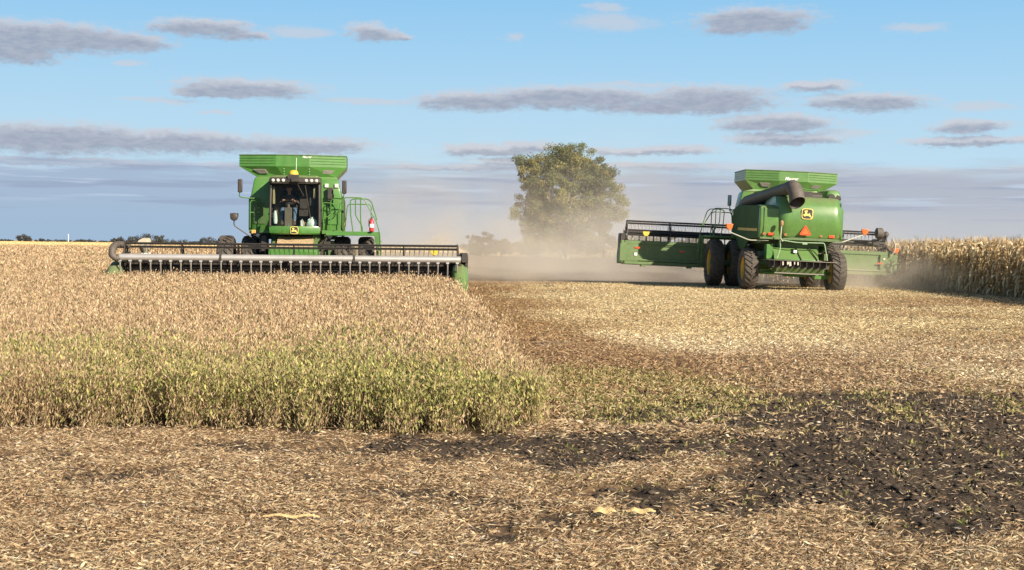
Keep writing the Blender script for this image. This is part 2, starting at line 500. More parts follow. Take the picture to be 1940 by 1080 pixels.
# ------------------------------------------------------------------ numpy noise and fast meshes
_T = np.random.default_rng(3).random((256, 256)).astype(np.float64)
def vnoise(x, y):
    xi = np.floor(x).astype(int); yi = np.floor(y).astype(int)
    fx = x - xi; fy = y - yi
    fx = fx * fx * (3 - 2 * fx); fy = fy * fy * (3 - 2 * fy)
    g = lambda i, j: _T[i & 255, j & 255]
    return (g(xi, yi) * (1 - fx) + g(xi + 1, yi) * fx) * (1 - fy) + (g(xi, yi + 1) * (1 - fx) + g(xi + 1, yi + 1) * fx) * fy
def fbm(x, y, o=4, s=0.0):
    r = 0; a = 0.5; t = 0
    for i in range(o):
        r = r + a * vnoise(x * 2 ** i + 17.3 * i + s, y * 2 ** i + 9.1 * i + s * 1.3); t += a; a *= 0.5
    return r / t
def sstep(a, b, x):
    t = np.clip((x - a) / (b - a), 0, 1); return t * t * (3 - 2 * t)

def fast_mesh(name, V, Fq, cols=None, mat=None, parent=None, smooth=False):
    """V (n,3); Fq (m,4) quads; cols (n,3) per vertex"""
    me = bpy.data.meshes.new(name)
    V = np.ascontiguousarray(V, dtype=np.float32); Fq = np.ascontiguousarray(Fq, dtype=np.int32)
    k = Fq.shape[1]
    me.vertices.add(len(V)); me.vertices.foreach_set('co', V.ravel())
    me.loops.add(Fq.size); me.loops.foreach_set('vertex_index', Fq.ravel())
    me.polygons.add(len(Fq)); me.polygons.foreach_set('loop_start', np.arange(0, Fq.size, k, dtype=np.int32))
    me.polygons.foreach_set('loop_total', np.full(len(Fq), k, dtype=np.int32))
    if smooth: me.polygons.foreach_set('use_smooth', np.ones(len(Fq), dtype=bool))
    me.update(calc_edges=True)
    if cols is not None:
        ca = me.color_attributes.new('Col', 'FLOAT_COLOR', 'POINT')
        c4 = np.ones((len(V), 4), dtype=np.float32); c4[:, :3] = cols
        ca.data.foreach_set('color', c4.ravel())
    if mat: me.materials.append(mat)
    o = bpy.data.objects.new(name, me); C.objects.link(o)
    if parent: o.parent = parent
    return o

def cards(P, D, L, W, cols, droop=0.0, mid=0.45):
    """diamond shaped blades: root P, direction D, length L, width W -> verts (4n), cols (4n)"""
    n = len(P)
    D = D / np.linalg.norm(D, axis=1, keepdims=True)
    rnd = rng.normal(size=(n, 3))
    S = np.cross(D, rnd); S /= (np.linalg.norm(S, axis=1, keepdims=True) + 1e-9)
    L = np.asarray(L).reshape(-1, 1) * np.ones((n, 1)); W = np.asarray(W).reshape(-1, 1) * np.ones((n, 1))
    M = P + D * L * mid
    T = P + D * L
    T[:, 2] -= (droop * L[:, 0])
    V = np.stack([P, M + S * W / 2, T, M - S * W / 2], axis=1).reshape(-1, 3)
    return V, np.repeat(cols, 4, axis=0)
def card_obj(name, parts, mat, parent=None):
    V = np.concatenate([p[0] for p in parts]); Cc = np.concatenate([p[1] for p in parts])
    return fast_mesh(name, V, np.arange(len(V)).reshape(-1, 4), Cc, mat, parent)
def pick(pal, n, jit=0.12, w=None):
    pal = np.array(pal); i = rng.choice(len(pal), n, p=w)
    return np.clip(pal[i] * (1 + rng.normal(0, jit, (n, 1))), 0.004, 0.9)

# ------------------------------------------------------------------ the ground: zones
def bean_edge(y): return 0.50 - 0.0765 * (y - 12.2)
def in_beans(x, y):
    """standing soybeans: right edge recedes to the left; strips behind the combine are already cut"""
    e = bean_edge(y) + (fbm(y * 1.7, y * 0 + 3, 3) - 0.5) * 0.35 - 0.6 * np.exp(-np.abs(y - 12) / 0.8)
    f = 11.95 + (fbm(x * 1.3, x * 0 + 5, 3) - 0.5) * 0.7
    m = (y > f) & (x < e) & (y < 268)
    cut = (y > 44.6) & (x > -12.75 - 0.07 * (y - 44.6)) 
    gap = (y > 64.5) & (y < 67.5)
    return m & ~cut & ~gap
def ground_h(x, y):
    h = 0.02 * sstep(25, 44, y) * sstep(8, -4, x)
    h = h + 0.22 * sstep(38, 52, y) * sstep(70, 58, y) * sstep(-3, 4, x) * 0.25
    h = h - 0.55 * sstep(62, 95, y) * sstep(-9, 0, x)
    return h
def soil_patch(x, y):
    """1 where bare wet soil shows through the residue"""
    w = fbm(x * 0.7, y * 0.9, 5, 4.0) - 0.5
    w2 = fbm(x * 2.2, y * 3.2, 5, 11.0) - 0.5
    u = x / np.maximum(y, 1.0)
    c = 1.35 * np.exp(-(((u - .31) / .185) ** 2 + (np.log(np.maximum(y, 1) / 11.7) / .34) ** 2) ** 2)
    c2 = 1.0 * np.exp(-(((u - .10) / .17) ** 2 + ((y - 11.4) / 1.1) ** 2) ** 1.5)
    c4 = 1.0 * np.exp(-(((u - .25) / .17) ** 2 + ((y - 9.2) / 0.75) ** 2) ** 1.5)
    c5 = 0.95 * np.exp(-(((u - .16) / .12) ** 2 + ((y - 14.0) / 1.3) ** 2))
    hole = 0.40 * np.exp(-(((u - .165) / .05) ** 2 + ((y - 10.7) / .7) ** 2))
    s = np.maximum(np.maximum(c, c2), np.maximum(c4, c5)) + w * 1.2 + w2 * 1.5 + (fbm(x * 9, y * 11, 3, 41.0) - .5) * .9 - hole
    s = sstep(0.24, 0.62, s)
    st = sstep(0.60, 0.72, fbm(x * 0.9, y * 3.2, 4, 23.0)) * 0.85 * sstep(6.5, 7.5, y) * sstep(13, 11.5, y)
    return np.maximum(s, st)
def green_patch(x, y):
    w = fbm(x * 1.3, y * 0.8, 4, 31.0)
    g = np.exp(-(((x - 1.2) / 1.5) ** 2 + ((y - 15.5) / 3.4) ** 2)) + 0.5 * np.exp(-(((x - 5.0) / 1.6) ** 2 + ((y - 15) / 2.5) ** 2))
    return sstep(0.35, 0.9, g + (w - 0.5) * 1.2)

ys = [-60, -30, -12, -3, 1, 3.5]
y = 5.6
while y < 75: ys.append(y); y *= 1.0058
while y < 6500: ys.append(y); y *= 1.05
ys = np.array(ys)
hx = [0.0]
while hx[-1] < 3.5: hx.append(hx[-1] + 0.03)
while hx[-1] < 25: hx.append(hx[-1] * 1.012 + 0.004)
while hx[-1] < 5000: hx.append(hx[-1] * 1.14)
hx = np.array(hx); xs = np.concatenate([-hx[:0:-1], hx])
GX, GY = np.meshgrid(xs, ys)
near = sstep(40, 14, GY) * sstep(14, 9, np.abs(GX)) * sstep(3, 6, GY)
sp = soil_patch(GX, GY)
H = ground_h(GX, GY) + near * ((fbm(GX * 3.1, GY * 3.1, 3, 2) - 0.5) * 0.06 + (fbm(GX * 11, GY * 11, 3, 5) - 0.5) * (0.02 + 0.075 * sp))
H = H - sp * 0.02 * near
# residue cover 0..1 and tint
cover = 1 - sp * 0.95
tanA = np.array((0.47, 0.355, 0.185)); tanB = np.array((0.34, 0.22, 0.115)); pale = np.array((0.62, 0.50, 0.285)); soil = np.array((0.068, 0.053, 0.041))
q = fbm(GX * 0.30, GY * 0.16, 4, 50.0)[..., None]
tint = tanA * (1 - sstep(0.42, 0.62, q)) + tanB * sstep(0.42, 0.62, q)
nearedge = (np.exp(-np.maximum(np.abs(GX - bean_edge(GY) - .7) - .5, 0) / 1.2) * sstep(13, 20, GY))[..., None]
tint = tint * (1 - nearedge * 0.9) + np.array((0.20, 0.118, 0.068)) * nearedge * 0.9
pl = (np.exp(-((GX - 3.6 - (GY - 25) * 0.12) / 4.2) ** 2) * sstep(19, 27, GY) * sstep(64, 54, GY) * 0.85)[..., None]
tint = tint * (1 - pl) + pale * pl
gp = green_patch(GX, GY)[..., None]
tint = tint * (1 - gp * 0.5) + np.array((0.13, 0.115, 0.06)) * gp * 0.5
crest_shade = (sstep(58, 64, GY) * sstep(-20, -8, GX) * sstep(17.5, 15.5, GX))[..., None]     # shade past the crest, painted into the ground colour
tint = tint * (1 - crest_shade * 0.82) + np.array((0.15, 0.115, 0.085)) * crest_shade * 0.82
yel = (sstep(268, 275, GY) * sstep(60, 0, GX))[..., None]                                  # pale stubble field beyond the beans
tint = tint * (1 - yel) + np.array((0.62, 0.47, 0.22)) * yel
nearg = (sstep(30, 11, GY) * 0.28)[..., None]
col = tint * (1 - nearg) + np.array((0.105, 0.072, 0.043)) * nearg
col = col * cover[..., None] + soil * (1 - cover[..., None])
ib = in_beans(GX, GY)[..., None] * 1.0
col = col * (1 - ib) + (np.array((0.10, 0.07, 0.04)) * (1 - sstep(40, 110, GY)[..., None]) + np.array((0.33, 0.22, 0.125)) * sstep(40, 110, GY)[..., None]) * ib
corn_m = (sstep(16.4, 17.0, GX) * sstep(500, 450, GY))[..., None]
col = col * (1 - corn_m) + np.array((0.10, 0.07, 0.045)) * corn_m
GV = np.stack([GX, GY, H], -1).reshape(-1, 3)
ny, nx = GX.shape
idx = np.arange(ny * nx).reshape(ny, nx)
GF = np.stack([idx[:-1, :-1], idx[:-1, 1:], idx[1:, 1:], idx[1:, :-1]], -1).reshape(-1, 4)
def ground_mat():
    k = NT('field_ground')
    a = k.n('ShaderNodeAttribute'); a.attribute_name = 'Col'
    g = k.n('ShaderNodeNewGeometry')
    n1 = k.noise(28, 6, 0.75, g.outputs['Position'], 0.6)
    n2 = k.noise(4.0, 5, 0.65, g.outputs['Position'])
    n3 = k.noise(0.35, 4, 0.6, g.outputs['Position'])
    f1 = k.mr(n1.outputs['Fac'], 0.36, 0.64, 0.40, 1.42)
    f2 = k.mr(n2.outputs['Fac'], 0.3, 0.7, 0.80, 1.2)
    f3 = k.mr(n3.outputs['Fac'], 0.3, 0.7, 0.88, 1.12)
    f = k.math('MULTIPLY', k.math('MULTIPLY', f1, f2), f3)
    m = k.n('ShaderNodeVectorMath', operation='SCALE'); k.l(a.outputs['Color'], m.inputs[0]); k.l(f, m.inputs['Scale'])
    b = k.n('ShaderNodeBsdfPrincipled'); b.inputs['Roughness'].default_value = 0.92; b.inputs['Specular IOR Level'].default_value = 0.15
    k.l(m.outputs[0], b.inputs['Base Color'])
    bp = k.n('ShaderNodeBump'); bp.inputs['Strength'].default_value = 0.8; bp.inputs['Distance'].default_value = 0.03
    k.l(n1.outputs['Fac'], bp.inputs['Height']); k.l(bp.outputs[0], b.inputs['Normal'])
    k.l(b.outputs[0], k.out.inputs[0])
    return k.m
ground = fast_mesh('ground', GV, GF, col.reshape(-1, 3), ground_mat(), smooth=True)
tag(ground, kind='structure')
def gz(x, y):
    n = sstep(40, 14, y) * sstep(14, 9, np.abs(x)) * sstep(3, 6, y)
    s = soil_patch(x, y)
    return ground_h(x, y) + n * ((fbm(x * 3.1, y * 3.1, 3, 2) - 0.5) * 0.06 + (fbm(x * 11, y * 11, 3, 5) - 0.5) * (0.02 + 0.075 * s)) - s * 0.02 * n
# ------------------------------------------------------------------ crop residue lying on the ground
STRAW = [(0.82, 0.69, 0.46), (0.72, 0.58, 0.37), (0.53, 0.40, 0.245), (0.22, 0.155, 0.10), (0.92, 0.82, 0.60), (0.36, 0.245, 0.15)]
STRAW_W = [0.26, 0.26, 0.18, 0.12, 0.10, 0.08]
def residue(n, x0, x1, y0, y1, Lr, Wr, frac_leaf=0.3, ylog=True, lift=0.02, thin=0.0):
    x = rng.uniform(0, 1, n); yy = y0 * (y1 / y0) ** rng.uniform(0, 1, n) if ylog else rng.uniform(y0, y1, n)
    x = x0(yy) + (x1(yy) - x0(yy)) * x
    s = soil_patch(x, yy)
    keep = (rng.random(n) > s * 0.90) & ~in_beans(x, yy)
    fine = fbm(x * 2.0, yy * 1.4, 4, 77.0)
    keep &= rng.random(n) < sstep(0.25, 0.55, fine) * 0.75 + 0.35
    x, yy = x[keep], yy[keep]; n = len(x)
    P = np.stack([x, yy, gz(x, yy) + rng.random(n) ** 2 * lift], 1)
    a = rng.uniform(0, 2 * math.pi, n)
    D = np.stack([np.cos(a), np.sin(a), rng.normal(0.05, 0.30, n)], 1)
    leaf = rng.random(n) < frac_leaf
    L = rng.uniform(*Lr, n) * np.where(leaf, 0.75, 1.25) * rng.choice([1, 1, 1, 1.5], n); W = rng.uniform(*Wr, n) * np.where(leaf, 2.4, 1.0)
    cols = pick(STRAW, n, 0.22, STRAW_W)
    q = fbm(x * 0.30, yy * 0.16, 4, 50.0)
    ne = np.exp(-np.maximum(np.abs(x - bean_edge(yy) - .7) - .5, 0) / 1.2) * sstep(13, 20, yy)
    q = q + (fbm(x * .07, yy * .30, 3, 88.0) - .5) * .45
    plx = np.exp(-((x - 3.6 - (yy - 25) * 0.12) / 4.2) ** 2) * sstep(19, 27, yy)
    br = np.clip(sstep(0.42, 0.62, q) * 0.6 + ne * 1.0 - plx * .45, 0, 0.95)[:, None]
    cols = cols * (1 - sstep(22, 28, yy)[:, None] * np.array((.08, .10, .20)) + .05 * plx[:, None])
    cols = cols * (1 - br) + cols * np.array((0.56, 0.44, 0.36)) * br
    g = (green_patch(x, yy) * 0.28 * (rng.random(n) < .6))[:, None]
    cols = cols * (1 - g) + np.array((0.26, 0.27, 0.09)) * g
    return cards(P, D, L, W, cols, mid=0.5)
card_obj('crop_residue', [
    residue(360000, lambda y: -0.375 * y - .3, lambda y: 0.375 * y + .3, 6.3, 12.6, (0.014, 0.056), (0.003, 0.0065), 0.34, lift=0.04),
    residue(1300, lambda y: -0.375 * y - .3, lambda y: 0.375 * y + .3, 6.3, 20, (0.09, 0.20), (0.003, 0.006), 0.0, lift=0.06),
    residue(150000, lambda y: np.maximum(bean_edge(y) - .3, -9), lambda y: 0.375 * y + .3, 12.0, 26, (0.025, 0.08), (0.006, 0.013), 0.3, lift=0.03),
    residue(330000, lambda y: bean_edge(y) - .2, lambda y: np.minimum(0.375 * y, 18.0), 24, 62, (0.025, 0.075), (0.006, 0.014), 0.3, lift=0.03),
], LEAF)
tag(C.objects['crop_residue'], kind='stuff')

# clods of bare soil
def clods(n):
    x = rng.uniform(-1.5, 6.5, n * 4); yy = 8.0 * (17 / 8.0) ** rng.random(n * 4)
    k = (rng.random(n * 4) < soil_patch(x, yy) ** 2 * (.25 + fbm(x * 3, yy * 3, 3, 6.0) ** 2 * 2)) & ~in_beans(x, yy); x, yy = x[k][:n], yy[k][:n]; n = len(x)
    base = np.array([(1, 0, 0), (0, 1, 0), (-1, 0, 0), (0, -1, 0), (0, 0, 1), (0, 0, -1), (.7, .7, .5), (-.7, .7, .4), (-.7, -.7, .5), (.7, -.7, .4)], float)
    F = np.array([(0, 6, 4, 9), (6, 1, 7, 4), (7, 2, 8, 4), (8, 3, 9, 4), (0, 5, 1, 6), (1, 5, 2, 7), (2, 5, 3, 8), (3, 5, 0, 9)])
    r_ = (rng.random(n) ** 4 * .026 + .005)[:, None, None] * rng.uniform(.6, 1.4, (n, 10, 3)) * np.array((1.2, 1.0, .7))
    V = base[None] * r_ + np.stack([x, yy, gz(x, yy) + .004], 1)[:, None]
    Cl = np.repeat((np.array((0.070, 0.055, 0.042)) * rng.uniform(.6, 1.35, (n, 1))), 10, axis=0)
    o = fast_mesh('soil_clods', V.reshape(-1, 3), (F[None] + (np.arange(n) * 10)[:, None, None]).reshape(-1, 4), Cl, SOILM)
    tag(o, kind='stuff')
SOILM = leafmat('clod_soil', 0.0, 0.95)
clods(9000)

# short green weeds and volunteer beans on the bare patch
def weeds(n):
    x = rng.uniform(0.2, 6.5, n * 6); yy = rng.uniform(8.2, 20, n * 6)
    k = (rng.random(n * 6) < green_patch(x, yy) * 0.7 + 0.02) & ~in_beans(x, yy) & (yy > 8.3)
    x, yy = x[k][:n], yy[k][:n]; n = len(x); m = 9
    xx = np.repeat(x, m) + rng.normal(0, 0.03, n * m); y2 = np.repeat(yy, m) + rng.normal(0, 0.03, n * m)
    P = np.stack([xx, y2, gz(xx, y2)], 1)
    D = np.stack([rng.normal(0, .6, n * m), rng.normal(0, .6, n * m), rng.uniform(0.5, 1.2, n * m)], 1)
    L = rng.uniform(0.02, 0.075, n * m); W = L * rng.uniform(0.12, 0.35, n * m)
    return cards(P, D, L, W, pick([(0.17, 0.19, 0.06), (0.28, 0.27, 0.09), (0.46, 0.38, 0.17), (0.50, 0.37, 0.20)], n * m, 0.2), droop=0.2)
card_obj('weeds', [weeds(3600)], LEAF)
tag(C.objects['weeds'], kind='stuff')

# dead stubble stems standing in the cut ground
def stubble(n, y0, y1, h, w):
    yy = rng.uniform(y0, y1, n); x = bean_edge(yy) + rng.uniform(0.1, 16, n)
    row = 0.5; x = np.round(x / row) * row + rng.normal(0, 0.10, n)
    keep = (x < 0.38 * yy) & (x < 15.8) & ~in_beans(x, yy); x, yy = x[keep], yy[keep]; n = len(x)
    P = np.stack([x, yy, gz(x, yy) - .01], 1); D = np.stack([rng.normal(0, .2, n), rng.normal(0, .2, n), np.ones(n)], 1)
    return cards(P, D, rng.uniform(h * .5, h * 1.3, n), w, pick([STRAW[2], STRAW[3], STRAW[5], STRAW[1]], n, 0.15), mid=0.3)
card_obj('stubble', [stubble(9000, 12.5, 28, 0.07, 0.009), stubble(12000, 26, 60, 0.06, 0.014)], LEAF)
tag(C.objects['stubble'], kind='stuff')

# ------------------------------------------------------------------ standing soybeans
POD = [(0.57, 0.41, 0.245), (0.49, 0.345, 0.20), (0.67, 0.515, 0.325), (0.35, 0.225, 0.12), (0.74, 0.60, 0.38), (0.22, 0.14, 0.08)]
POD_W = [0.28, 0.26, 0.18, 0.14, 0.08, 0.06]
GRN = [(0.27, 0.28, 0.095), (0.38, 0.37, 0.125), (0.18, 0.20, 0.065), (0.54, 0.49, 0.17), (0.47, 0.38, 0.19)]
def beans(n_pl, xlo, xhi, y0, y1, m, Lr, Wr, spread, ypow=1.0, hscale=1.0, top_only=0.0):
    yy = y0 + (y1 - y0) * rng.random(n_pl) ** ypow
    x = xlo(yy) + (xhi(yy) - xlo(yy)) * rng.random(n_pl)
    if y0 < 40:      # drilled rows running away from the camera
        row = 0.38; u = x + 0.0757 * yy; u = np.round(u / row) * row + rng.normal(0, 0.05, n_pl); x = u - 0.0757 * yy
    k = in_beans(x, yy); x, yy = x[k], yy[k]; n = len(x)
    de = np.minimum(np.abs(x - bean_edge(yy)), 9)
    h = 0.50 + 0.12 * sstep(11.8, 14.0, yy)
    h = h * (0.86 + 0.28 * fbm(x * 0.8, yy * 0.8, 4, 8.0)) * rng.normal(1, 0.07, n) * hscale
    h = h * (0.70 + 0.30 * sstep(0.0, 1.2, de + sstep(16, 26, yy) * 2))
    green = sstep(17.5, 13.4, yy + (fbm(x * 0.6, yy * 0.5, 4, 61.0) - 0.5) * 6) * (0.30 + 0.70 * sstep(0.36, 0.60, fbm(x * 1.1, yy * 0.7, 3, 91.0))) * (0.62 + 0.38 * sstep(-4, -0.8, x))
    X = np.repeat(x, m); Y = np.repeat(yy, m); Hh = np.repeat(h, m); G = np.repeat(green, m)
    lx, ly = np.repeat(rng.normal(0, 0.08, n), m), np.repeat(rng.normal(0, 0.08, n), m)
    t = rng.random(n * m) ** (0.75 if not top_only else 0.35)
    if y0 < 12: t = rng.random(n * m) ** 0.95
    if top_only: t = top_only + (1 - top_only) * t
    r = spread * (0.55 + 0.45 * np.sin(np.clip(t, 0, 1) * 2.6)) * np.sqrt(rng.random(n * m)); a = rng.uniform(0, 2 * math.pi, n * m)
    P = np.stack([X + r * np.cos(a) + lx * t * Hh * 2, Y + r * np.sin(a) + ly * t * Hh * 2, gz(X, Y) + t * Hh], 1)
    updn = np.where(rng.random(n * m) < 0.62, 1.0, -0.8)
    D = np.stack([np.cos(a) * rng.uniform(.1, .8, n * m), np.sin(a) * rng.uniform(.1, .8, n * m), updn * rng.uniform(0.5, 1.3, n * m)], 1)
    leafy = rng.random(n * m) < G * 0.76 * (.40 + .65 * sstep(.15, .6, t)) + 0.012
    L = rng.uniform(*Lr, n * m); W = rng.uniform(*Wr, n * m) * np.where(leafy, 1.9, 1.0)
    cols = pick(POD, n * m, 0.15, POD_W)
    gc = pick(GRN, n * m, 0.18, [0.28, 0.24, 0.12, 0.14, 0.22])
    tone = (0.93 + 0.2 * np.repeat(rng.random(n) - 0.5, m))[:, None]
    cols = np.where(leafy[:, None], gc, cols) * tone
    parts = [cards(P, D, L, W, cols, droop=0.1)]
    # stems and a few bare tips above the canopy
    ns = 2 if m > 40 else 1
    sx = np.repeat(x, ns) + rng.normal(0, spread * .45, n * ns); sy = np.repeat(yy, ns) + rng.normal(0, spread * .45, n * ns); sh = np.repeat(h, ns) * rng.uniform(0.6, 1.08, n * ns)
    P = np.stack([sx, sy, gz(sx, sy) - 0.01], 1); D = np.stack([rng.normal(0, .24, n * ns), rng.normal(0, .24, n * ns), np.ones(n * ns)], 1)
    parts.append(cards(P, D, sh, (0.0075 if y0 < 20 else 0.015) * (1 + y0 / 60), pick([(0.34, 0.24, 0.14), (0.27, 0.22, 0.10), (0.45, 0.34, 0.2)], n * ns, 0.15), mid=0.3))
    return parts
lo = lambda y: -0.372 * y - 0.8
bp = []
bp += beans(1350, lo, lambda y: bean_edge(y) + .3, 11.6, 14.2, 150, (0.026, 0.060), (0.005, 0.011), 0.17)
bp += beans(1500, lo, lambda y: bean_edge(y) + .3, 14.0, 20, 100, (0.032, 0.066), (0.009, 0.016), 0.17)
bp += beans(2600, lo, lambda y: bean_edge(y) + .3, 19.8, 30, 62, (0.04, 0.078), (0.012, 0.021), 0.18)
bp += beans(4800, lo, lambda y: bean_edge(y) + .3, 29.8, 47, 34, (0.05, 0.10), (0.017, 0.03), 0.20)
bp += beans(9500, lo, lambda y: y * 0 - 11.5, 46.5, 92, 16, (0.08, 0.16), (0.03, 0.055), 0.26, 1.2)
bp += beans(14000, lambda y: -0.4 * y, lambda y: -0.06 * y - 9, 90, 268, 8, (0.14, 0.30), (0.07, 0.14), 0.5, 1.5, top_only=0.5)
card_obj('standing_soybeans', bp, LEAF)
tag(C.objects['standing_soybeans'], kind='stuff')

# ------------------------------------------------------------------ standing dry corn
CORN = [(0.70, 0.55, 0.33), (0.58, 0.44, 0.25), (0.86, 0.73, 0.48), (0.36, 0.25, 0.12), (0.27, 0.18, 0.09)]
def corn_template(nl, seg, seedw):
    """blades as bent strips of quads, a stalk, an ear and a tassel; unit height 1"""
    V, F, Cc = [], [], []
    def strip(pts, widths, side, c):
        b = len(V)
        for p, w in zip(pts, widths):
            V.append(p - side * w / 2); V.append(p + side * w / 2); Cc.append(c); Cc.append(c)
        for i in range(len(pts) - 1): F.append((b + 2 * i, b + 2 * i + 1, b + 2 * i + 3, b + 2 * i + 2))
    c0 = np.array(CORN[1]) * 0.85
    ln = rng.normal(0, 0.03, 2)
    for sd in ((1, 0, 0), (0, 1, 0)):
        strip([np.array((0, 0, -0.01)), np.array((ln[0] * .5, ln[1] * .5, 0.45)), np.array((ln[0], ln[1], 0.88))], [seedw * 1.2, seedw, seedw * .5], np.array(sd, float), c0)
    a0 = rng.uniform(0, 6.28)
    for i in range(nl):
        z = 0.10 + 0.76 * i / nl + rng.uniform(-.02, .02)
        a = a0 + (i % 2) * math.pi + rng.normal(0, 0.5)
        d = np.array((math.cos(a), math.sin(a), 0)); s = np.array((-d[1], d[0], rng.normal(0, .5))); s /= np.linalg.norm(s)
        L = rng.uniform(0.13, 0.27); up = rng.uniform(0.4, 1.2); k = rng.uniform(1.3, 3.0)
        pts, ws = [], []
        for j in range(seg + 1):
            t = j / seg
            pts.append(np.array((ln[0] * z, ln[1] * z, z)) + d * L * t * (1 - .35 * t) + np.array((rng.normal(0, .012), rng.normal(0, .012), L * (up * t - k * t * t * .75))))
            ws.append(seedw * 1.9 * (0.75 + t) * (1 - t ** 3) + 0.002)
        strip(pts, ws, s, np.array(CORN[rng.choice(5, p=[.32, .26, .2, .14, .08])]) * rng.uniform(.85, 1.15))
    for i in range(5):
        d = np.array((rng.normal(0, .35), rng.normal(0, .35), 1.0)); p = np.array((ln[0], ln[1], 0.86))
        strip([p, p + d * rng.uniform(.05, .10)], [seedw * .35, seedw * .2], np.array((1, 0, 0.)), np.array(CORN[1]))
    z = rng.uniform(.38, .5); a = rng.uniform(0, 6.28); d = np.array((math.cos(a), math.sin(a), -.5)) * .12
    strip([np.array((0, 0, z)), np.array((0, 0, z)) + d * .5, np.array((0, 0, z)) + d], [seedw, seedw * 2.6, seedw * .6], np.array((-d[1], d[0], 0)) / .12, np.array(CORN[2]))
    return np.array(V), np.array(F), np.array(Cc)
def corn_rows(x0, x1, dx, y0, y1, dy, nl, seg, w, hgt):
    T = [corn_template(nl, seg, w) for _ in range(7)]
    Vs, Fs, Cs, off = [], [], [], 0
    X, Y = np.meshgrid(np.arange(x0, x1, dx), np.arange(y0, y1, dy)); X, Y = X.ravel(), Y.ravel()
    X = X + rng.normal(0, 0.05, len(X)); Y = Y + rng.uniform(-.5, .5, len(X)) * dy
    which = rng.integers(0, 7, len(X))
    for i, (tv, tf, tc_) in enumerate(T):
        m = which == i; n = m.sum()
        if not n: continue
        a = rng.uniform(0, 6.28, n); s = hgt * rng.normal(1, 0.035, n)
        ca, sa = np.cos(a)[:, None] * s[:, None], np.sin(a)[:, None] * s[:, None]
        lean = rng.normal(0, .05, (n, 2))
        vx = tv[:, 0] * ca - tv[:, 1] * sa + X[m][:, None] + lean[:, :1] * tv[:, 2]
        vy = tv[:, 0] * sa + tv[:, 1] * ca + Y[m][:, None] + lean[:, 1:] * tv[:, 2]
        vz = tv[:, 2] * s[:, None] + ground_h(X[m], Y[m])[:, None]
        Vs.append(np.stack([vx, vy, vz], -1).reshape(-1, 3))
        Fs.append((tf[None] + (np.arange(n) * len(tv))[:, None, None]).reshape(-1, 4) + off); off += n * len(tv)
        Cs.append((tc_[None] * rng.normal(1, .1, (n, 1, 1))).clip(0.01, .9).reshape(-1, 3))
    return np.concatenate(Vs), np.concatenate(Fs), np.concatenate(Cs)
def merge(lst):
    off = 0; F = []
    for v, f, c in lst: F.append(f + off); off += len(v)
    return np.concatenate([l[0] for l in lst]), np.concatenate(F), np.concatenate([l[2] for l in lst])
cv, cf, cc = merge([corn_rows(17.0, 24.5, 0.76, 30, 84, 0.14, 14, 4, 0.017, 2.12),
                    corn_rows(24.6, 38, 0.95, 50, 110, 0.5, 9, 3, 0.03, 2.1),
                    corn_rows(17.0, 30, 0.9, 84, 170, 0.45, 9, 3, 0.026, 2.1),
                    corn_rows(17.0, 40, 1.6, 170, 430, 1.3, 7, 2, 0.06, 2.1)])
fast_mesh('standing_corn', cv, cf, cc, LEAF)
tag(C.objects['standing_corn'], kind='stuff')

# pale ripe crop far beyond the beans, on the left
n_ = 46000
yy_ = 276 * (900 / 276) ** rng.random(n_); xx_ = rng.uniform(-.40, -.02, n_) * yy_
P_ = np.stack([xx_, yy_, yy_ * 0 - .02], 1); D_ = np.stack([rng.normal(0, .3, n_), rng.normal(0, .3, n_), np.ones(n_)], 1)
card_obj('distant_crop', [cards(P_, D_, rng.uniform(.5, 1.0, n_), .5, pick([(0.80, 0.62, 0.32), (0.70, 0.52, 0.25)], n_, .08))], LEAF)
tag(C.objects['distant_crop'], kind='stuff')
